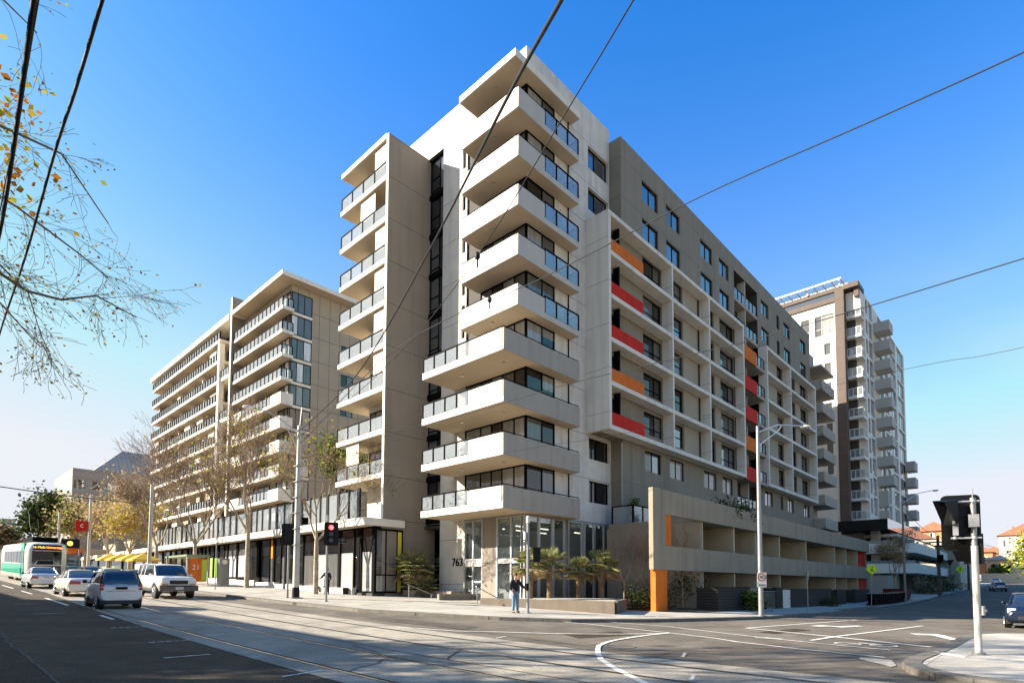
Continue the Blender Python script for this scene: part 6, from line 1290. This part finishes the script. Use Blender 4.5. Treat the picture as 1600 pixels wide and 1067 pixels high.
for i,(x,y,h,r,l) in enumerate(((70.5,10.7,10.3,.12,'dark street pole beside the wheelie bins'),(89,9.9,7.6,.2,'wooden power pole in front of the curved white building'),(122,9.6,8.4,.2,'wooden power pole beside the cream hall'))):
    t, b = pole('power_pole', l, 'power pole', x, y, h, r, r*.8, 'woodpole' if i else 'fin', None, False)
    if i: m_ = MB(); m_.box(x-.1,x+.1,y-1.3,y+1.3,b[2]+h-.9,b[2]+h-.75); m_.box(x-.3,x+.3,y-.5,y+.1,b[2]+h*.55,b[2]+h*.68); m_.build('crossarm', M['dark'], t)
    else: m_ = MB(); m_.path([(x,y,b[2]+h-.1),(x+3,y-1,b[2]+h+1.2),(x+6,y-2,b[2]+h+1.8)], .04); m_.ball((x+6.5,y-2.1,b[2]+h+1.8),.3,sz=.3); m_.build('lamp_arm', M['alu'], t)
# wheelie bins
b0 = None
for i in range(16):
    x = 58.2+i*.78; y = 11.3-.02*i; z = G(x,y)+.13
    if b0 is None:
        b0 = thing('wheelie_bin', 'nearest dark wheelie bin of the long row at the kerb', 'wheelie bin', (x,y,z), 'row of wheelie bins at the kerb', rot=0); 
        m_ = MB(); m_.loft([[(-.24,-.28,.06),(.24,-.28,.06),(.24,.24,.06),(-.24,.24,.06)],[(-.3,-.36,1.02),(.3,-.36,1.02),(.3,.32,1.02),(-.3,.32,1.02)]],smooth=False); m_.build('body', M['dark'], b0)
        m_ = MB(); m_.box(-.32,.32,-.4,.36,1.02,1.08); m_.build('lid', M['greyp'], b0); m_ = MB(); m_.tube((-.26,.3,.1),(.26,.3,.1),.1,n=10); m_.build('wheel', M['tyre'], b0)
    else: dup(b0, (x,y,z), ['second','third','fourth','fifth','sixth','seventh','eighth','ninth','tenth','eleventh','twelfth','thirteenth','fourteenth','fifteenth','sixteenth'][i-1]+' dark wheelie bin along the row counted from the yellow sign')
s = thing('skip', 'dark red metal skip at the end of the wheelie bins', 'skip', (72,11.6,0)); m_ = MB(); m_.loft([[(71.4,11,.05),(75,11,.05),(75,12.6,.05),(71.4,12.6,.05)],[(71,10.8,1.3),(75.6,10.8,1.3),(75.6,12.8,1.3),(71,12.8,1.3)]],smooth=False); m_.build('tub', M['darkred'], s)
# umbrellas, shelter
for i,(x,y,l) in enumerate(((17.3,70.5,'nearest yellow cafe umbrella'),(17.3,75.0,'middle yellow cafe umbrella'),(17.3,80,'farther yellow cafe umbrella'),(17.3,85,'farthest yellow cafe umbrella'))):
    b = P(x,y); t = thing('cafe_umbrella', l+' before the awning', 'umbrella', b, 'yellow cafe umbrellas'); m_ = MB(); m_.tube(b,(x,y,b[2]+2.7),.03); m_.build('pole', M['alu'], t)
    m_ = MB(); n = 4; V = [(x+1.9*cos(pi/4+pi/2*k), y+1.9*sin(pi/4+pi/2*k), b[2]+2.05) for k in range(4)]; m_.add(V+[(x,y,b[2]+2.8)],[(0,1,4),(1,2,4),(2,3,4),(3,0,4)]); m_.add([(*v[:2],v[2]-.15) for v in V]+V,[(0,1,5,4),(1,2,6,5),(2,3,7,6),(3,0,4,7)]); m_.build('canopy', M['umb'], t)
SH = thing('tram_shelter', 'green tram stop shelter with an orange and lime advertising panel', 'tram shelter', (16.2,52,1.5)); z = G(16,52)+.13
m_ = MB(); m_.box(15.4,17.2,50.6,56.2,z+2.35,z+2.5); m_.build('roof', M['shelter'], SH)
for x,y in ((15.5,50.8),(17.1,50.8),(15.5,56),(17.1,56)): m_ = MB(); m_.box(x-.05,x+.05,y-.05,y+.05,z,z+2.35); m_.build('post', M['alu'], SH)
m_ = MB(); m_.box(15.6,17.0,50.72,50.8,z+.3,z+2.2); p_ = m_.build('advertising_panel', M['orange'], SH); m_ = MB(); m_.box(16.6,16.98,50.7,50.715,z+.4,z+2.1); m_.build('lime_strip', M['limep'], p_); text('21', .6, M['plate'], p_, (16.15,50.7,z+1.45), FACE_NY)
m_ = MB(); m_.box(17.1,17.13,50.9,55.9,z+.3,z+2.2); m_.build('glass_wall', M['glassclr'], SH)
SM = thing('ticket_machine', 'grey box with a round emblem beside the tram shelter', 'ticket machine', (17.9,49.5,1.4)); z = G(17.9,49.5)+.13; m_ = MB(); m_.box(17.5,18.3,49.4,49.9,z,z+2.3); m_.build('body', M['greyp'], SM); m_ = MB(); m_.tube((17.9,49.39,z+2.0),(17.9,49.36,z+2.0),.2,n=16); m_.build('emblem', M['plate'], SM)
s = thing('hanging_sign', 'dark hanging sign with an amber light above the tram', 'sign', (9.9,66,5)); m_ = MB(); m_.box(9.0,10.3,62,62.2,G(9,62)+3.0,G(9,62)+3.8); m_.build('sign_box', M['black'], s); m_ = MB(); m_.tube((9.6,61.98,G(9,62)+3.4),(9.6,61.95,G(9,62)+3.4),.2,n=12); m_.build('amber_lamp', M['orangelamp'], s); m_ = MB(); m_.tube((10.3,62.1,G(10,62)+.0),(10.3,62.1,G(10,62)+3.8),.07); m_.build('post', M['steel'], s)
# ================================================================ WIRES
def ray(u, v):
    return Fw*FPX+R2*(u-800)-U2*(v-864.644)
def wp(u, v, dist):
    d = ray(u, v); return Vector((0,0,1.6))+d*(dist/hypot(d.x, d.y))
def wire(label, pts, r, group='overhead tram and service cables', sub=6, knots=()):
    t = thing('overhead_cable', label, 'cable', tuple(pts[0]), group)
    P_ = []
    n = len(pts)
    for i in range(n-1):
        p0 = pts[max(0,i-1)]; p1 = pts[i]; p2 = pts[i+1]; p3 = pts[min(n-1,i+2)]
        for k in range(sub):
            s = k/sub; P_.append(.5*((2*p1)+(p2-p0)*s+(2*p0-5*p1+4*p2-p3)*s*s+(3*p1-p0-3*p2+p3)*s**3))
    P_.append(pts[-1]); m_ = MB(); m_.path(P_, r, n=5); m_.build('wire', M['wire'], t)
    for k in knots:
        m_ = MB(); m_.ball(k[0], k[1], sz=1.5); m_.tube(k[0]+Vector((0,0,-.0)), k[0]-Vector((0,0,k[1]*4)), k[1]*.35); m_.build('insulator', M['wire'], t)
PT = Vector((15.05,30.9,G(15.05,30.9)+9.7))
wire('thick black cable running down to the tall steel tram pole', [wp(905,-60,5.5), wp(877,0,6.2), wp(790,158,9), wp(690,355,15), wp(600,520,23), wp(545,600,29), PT], .028)
wire('thin span wire with an insulator crossing the balconies', [wp(1030,-60,7), wp(990,0,8), wp(900,150,11), wp(746,400,17), wp(640,535,23), wp(545,625,29), PT+Vector((0,0,-.3))], .014, knots=[(wp(746,400,17), .09)])
wire('span wire from the upper right across the long facade to the steel tram pole', [wp(1680,40,14), wp(1600,82,14.5), wp(1350,195,15.5), wp(1100,305,17.5), wp(920,398,20), wp(820,447,22), wp(720,488,25), wp(600,560,30), PT+Vector((0,0,-.8))], .018, knots=[(wp(765,468,23.6), .1)])
wire('lower cable crossing the picture from the right edge to the left', [wp(1700,375,16), wp(1600,404,17), wp(1359,478,18), wp(1190,527,19.5), wp(1064,558,21), wp(900,597,23.5), wp(780,632,26), wp(660,665,29), PT+Vector((0,0,-1.6))], .015)
wire('faint wire from the tram pole to the right in front of the red panels', [PT+Vector((0,0,-3)), wp(560,770-40,29), wp(700,722,26), wp(830,700,24), wp(1000,672,22), wp(1400,580,19), wp(1540,555,18.5), wp(1700,520,18)], .006)
wire('thick left cable at the top left corner', [wp(62,-60,6), wp(53,0,6.5), wp(30,170,8), wp(0,362,11), wp(-30,480,15)], .024)
wire('second thinner cable close to the left corner cable', [wp(72,-60,6), wp(60,0,6.5), wp(40,120,8), wp(28,185,8.5), wp(0,330,11)], .009)
wire('trolley wire slanting down the left sky', [wp(180,-60,6), wp(160,0,6.5), wp(118,140,8), wp(85,240,9.5), wp(40,400,13), wp(0,520,18), wp(-20,600,24)], .018)
wire('far span wire in front of the grey rendered block', [wp(-60,752,40), wp(0,760,42), wp(110,775,47), wp(232,788,58)], .03)
wire('far wire from the tram pantograph to the trees', [wp(45,800,60), wp(60,838,58), wp(130,815,70), wp(232,785,58)], .02)
wire('thin far wire to the balconies of the second block', [wp(60,880,60), wp(125,835,62), wp(240,770,58), wp(345,708,52), PT+Vector((0,0,-1.0))], .012)
wire('service wires between the two wooden power poles', [Vector((89,9.5,8.2)), Vector((105,9.4,7.9)), Vector((122,9.2,9.0)), Vector((160,8,10))], .03)
wire('sagging service line above the side street', [Vector((70.5,10.7,9.8)), Vector((80,10.2,8.2)), Vector((89,9.8,8.0)), Vector((105,9.8,6.3)), Vector((122,9.8,7.6))], .025)
# ================================================================ PEOPLE
def person(label, x, y, face, joints, edges, rad, clothes, skin, hair, name='person', z=None):
    z = G(x,y)+.13 if z is None else z
    t = thing(name, label, 'person', (x,y,z), rot=face)
    def fig(nm, J, E, mt, par, root=None, sub=2):
        ks = list(J); me = bpy.data.meshes.new(nm); me.from_pydata([J[k][0] for k in ks], [(ks.index(a), ks.index(b)) for a, b in E], []); me.materials.append(mt)
        o = bpy.data.objects.new(nm, me); COL.objects.link(o); o.parent = par
        sk = o.modifiers.new('skin', 'SKIN'); sk.use_smooth_shade = True; o.modifiers.new('sub', 'SUBSURF').levels = sub; o.modifiers['sub'].render_levels = sub
        for i, k in enumerate(ks):
            r = J[k][1]; me.skin_vertices[0].data[i].radius = r if isinstance(r, tuple) else (r, r)
            me.skin_vertices[0].data[i].use_root = (k == (root or ks[0]))
        return o
    b = fig('body', joints, edges, skin, t, 'pelvis')
    for nm, J, E, mt, root in clothes: fig(nm, J, E, mt, t, root)
    hp = joints['head'][0]; m_ = MB(); cx, cy, cz = hp
    rings = []
    for j in range(7):
        a = radians(-15+105*j/6); rings.append([(cx-.015+.108*cos(a)*cos(2*pi*i/14)-(.02 if cos(2*pi*i/14)<0 else -.0), cy+.088*cos(a)*sin(2*pi*i/14), cz+.035+.115*sin(a)+(.035 if cos(2*pi*i/14)>.3 and j<3 else -.02 if j<3 else 0)) for i in range(14)])
    m_.loft(rings); m_.build('hair', hair, t)
    m_ = MB(); m_.ball((cx+.098,cy+.032,cz+.005),.012,nu=6,nv=4); m_.ball((cx+.098,cy-.032,cz+.005),.012,nu=6,nv=4); m_.build('eyes', M['black'], b)
    return t
M['skin'] = mat('skin', (.55,.30,.20), .6); M['jacket'] = mat('black_jacket', (.02,.018,.022), .8, bump=.3); M['jeans'] = mat('blue_jeans', (.16,.26,.36), .85, .3, 9, .3, 30); M['hairb'] = mat('auburn_hair', (.12,.055,.03), .7); M['shoe'] = mat('shoe', (.05,.035,.03), .6)
# figure looks along +x of its own frame
J = {'pelvis':((0,0,.95),(.13,.1)),'belly':((0,0,1.1),(.10,.075)),'chest':((.01,0,1.32),(.11,.08)),'neck':((.0,0,1.47),.05),'chin':((.03,0,1.535),(.05,.05)),'head':((.015,0,1.62),(.078,.092)),'crown':((.0,0,1.7),(.06,.06)),'nose':((.105,0,1.585),.012),
 'shl':((.0,-.17,1.39),.036),'ell':((-.02,-.24,1.13),.042),'wrl':((.08,-.2,.93),.03),'pal':((.12,-.19,.87),(.035,.018)),
 'shr':((.0,.17,1.39),.036),'elr':((.08,.3,1.17),.042),'wrr':((.3,.36,1.06),.03),'par':((.37,.38,1.05),(.035,.018)),
 'hipl':((0,.09,.9),.085),'knl':((.02,.1,.5),.06),'anl':((-.01,.11,.1),.042),'tol':((.14,.13,.035),.032),
 'hipr':((0,-.09,.9),.085),'knr':((.03,-.1,.5),.06),'anr':((.0,-.11,.1),.042),'tor':((.15,-.13,.035),.032)}
E_ = [('pelvis','belly'),('belly','chest'),('chest','neck'),('neck','chin'),('chin','head'),('head','crown'),('head','nose'),('chest','shl'),('shl','ell'),('ell','wrl'),('wrl','pal'),('chest','shr'),('shr','elr'),('elr','wrr'),('wrr','par'),('pelvis','hipl'),('hipl','knl'),('knl','anl'),('anl','tol'),('pelvis','hipr'),('hipr','knr'),('knr','anr'),('anr','tor')]
for sd_, base, dr in (('l', Vector((.12,-.19,.87)), Vector((.35,.1,-.93))), ('r', Vector((.37,.38,1.05)), Vector((.97,.1,-.15)))):
    dr.normalize(); sv = Vector((.0,1,0)) if sd_ == 'r' else Vector((.6,.1,.3)).normalized()
    for i,(off,L) in enumerate(((-.03,.055),(-.01,.072),(.01,.076),(.03,.066))):
        a = base+sv*off+dr*.035; m1 = a+dr*L*.55; m2 = m1+(dr*.8+Vector((0,0,-.5))).normalized()*L*.5
        for nm, p in (('a',a),('b',m1),('c',m2)): J[f'f{sd_}{i}{nm}'] = (tuple(p), .009 if nm != 'c' else .007)
        E_ += [('pal' if sd_=='l' else 'par', f'f{sd_}{i}a'), (f'f{sd_}{i}a', f'f{sd_}{i}b'), (f'f{sd_}{i}b', f'f{sd_}{i}c')]
    a = base-dr*.02+sv*-.04; J[f't{sd_}a'] = (tuple(a), .011); J[f't{sd_}b'] = (tuple(a+dr*.04-sv*.015), .009); E_ += [('pal' if sd_=='l' else 'par', f't{sd_}a'), (f't{sd_}a', f't{sd_}b')]
def cloth(keys, E2, grow_, extra=None):
    Jn = {}
    for k in keys:
        p, r = J[k]; Jn[k] = (p, tuple(q+grow_ for q in r) if isinstance(r, tuple) else r+grow_)
    if extra: Jn.update(extra)
    return Jn, E2
jk = cloth(['belly','chest','shl','ell','shr','elr'], [('hem','belly'),('belly','chest'),('chest','col'),('chest','shl'),('shl','ell'),('ell','cul'),('chest','shr'),('shr','elr'),('elr','cur')], .036, {'hem':((0,0,.88),(.175,.145)),'col':((.0,0,1.47),(.085,.08)),'cul':((.06,-.21,.96),.046),'cur':((.26,.35,1.07),.046)})
jn = cloth(['pelvis','hipl','knl','hipr','knr'], [('pelvis','hipl'),('hipl','knl'),('knl','cfl'),('pelvis','hipr'),('hipr','knr'),('knr','cfr')], .018, {'cfl':((.0,.11,.07),.068),'cfr':((.01,-.11,.07),.068)})
shl_ = {'a':((-.06,.11,.05),(.045,.045)),'b':((.05,.12,.045),(.048,.04)),'c':((.16,.135,.035),(.04,.03))}; shr_ = {k:((v[0][0]+.01,-v[0][1],v[0][2]),v[1]) for k,v in shl_.items()}
CL = [('jacket', *jk, M['jacket'], 'belly'), ('jeans', *jn, M['jeans'], 'pelvis'), ('shoe', shl_, [('a','b'),('b','c')], M['shoe'], 'a'), ('shoe', shr_, [('a','b'),('b','c')], M['shoe'], 'a')]
person('person in a black jacket and blue jeans standing beside the slim signal pole', 18.28, 17.0, radians(-108), J, E_, None, CL, M['skin'], M['hairb'])
CL2 = [('coat', *jk, M['jacket'], 'belly'), ('trousers', *jn, M['jacket'], 'pelvis'), ('shoe', shl_, [('a','b'),('b','c')], M['shoe'], 'a'), ('shoe', shr_, [('a','b'),('b','c')], M['shoe'], 'a')]
person('person in dark clothes walking past the shop behind the red signal', 19.2, 35.0, radians(80), J, E_, None, CL2, M['skin'], M['black'])
# small white car-park style boxes and details on the far footpath
s = thing('utility_cabinet', 'small grey electrical cabinet by the far footpath', 'cabinet', (118,9.8,.8)); m_ = MB(); m_.box(118,118.8,10,10.6,.6,2.0); m_.build('body', M['steel'], s)
# pigeon-sized aircraft like lamp in the sky: hanging street lamps far right

def potplant(label, x, y, z, h, seed):
    rg = random.Random(seed); t = thing('pot_plant', label, 'pot plant', (x,y,z), 'pot plants on the balconies'); m_ = MB(); m_.tube((x,y,z),(x,y,z+.3),.13,.17,n=10); m_.build('pot', M['fin'], t)
    pts = [(Vector((x+rg.gauss(0,.12), y+rg.gauss(0,.12), z+.3+rg.random()*h)), None) for _ in range(12)]; leafmesh(pts, 160, .11, rg, .09, 1).build('foliage', [M['leaf_dk']], t)
def chair(label, x, y, z, a):
    t = thing('outdoor_chair', label, 'chair', (x,y,z), 'outdoor furniture on the balconies', rot=a)
    m_ = MB(); m_.box(-.22,.22,-.22,.22,.42,.46); m_.build('seat', M['black'], t); m_ = MB(); m_.box(-.24,-.2,-.22,.22,.46,.9); m_.build('backrest', M['black'], t)
    for i in (-.2,.2):
        for j in (-.2,.2): m_ = MB(); m_.tube((i,j,0),(i,j,.42),.015,n=5); m_.build('leg', M['black'], t)
zb = [6.15+3*k for k in range(9)]
LV = ['lowest','second','third','fourth','fifth','sixth','seventh','eighth','ninth']
for k,x,y,h in ((0,22.9,26.2,.5),(1,22.9,25.6,.45),(2,23.0,28.4,.7),(3,22.9,27.0,.4)): potplant(LV[k]+' corner balcony, plant in a grey pot behind its glass', x, y, zb[k], h, k+40)
for k,x,y in ((4,28.6,22.2),(6,27.6,22.2),(7,29.0,22.2)): potplant(LV[k]+' corner balcony, plant at its right glass railing', x, y, zb[k], .8, k+60)
for k,x,y,a in ((0,23.3,27.4,.5),(1,23.4,27.0,2.4),(3,23.2,28.0,1.0)): chair(LV[k]+' corner balcony, black chair behind its glass', x, y, zb[k], a)
for k,y in ((1,33.6),(2,35.2),(4,36.0),(6,34.2)): potplant(LV[k]+' balcony of the fin wall wing, plant near its glass', 22.2, y, 9.18+3*(k-1), .7, k+80)
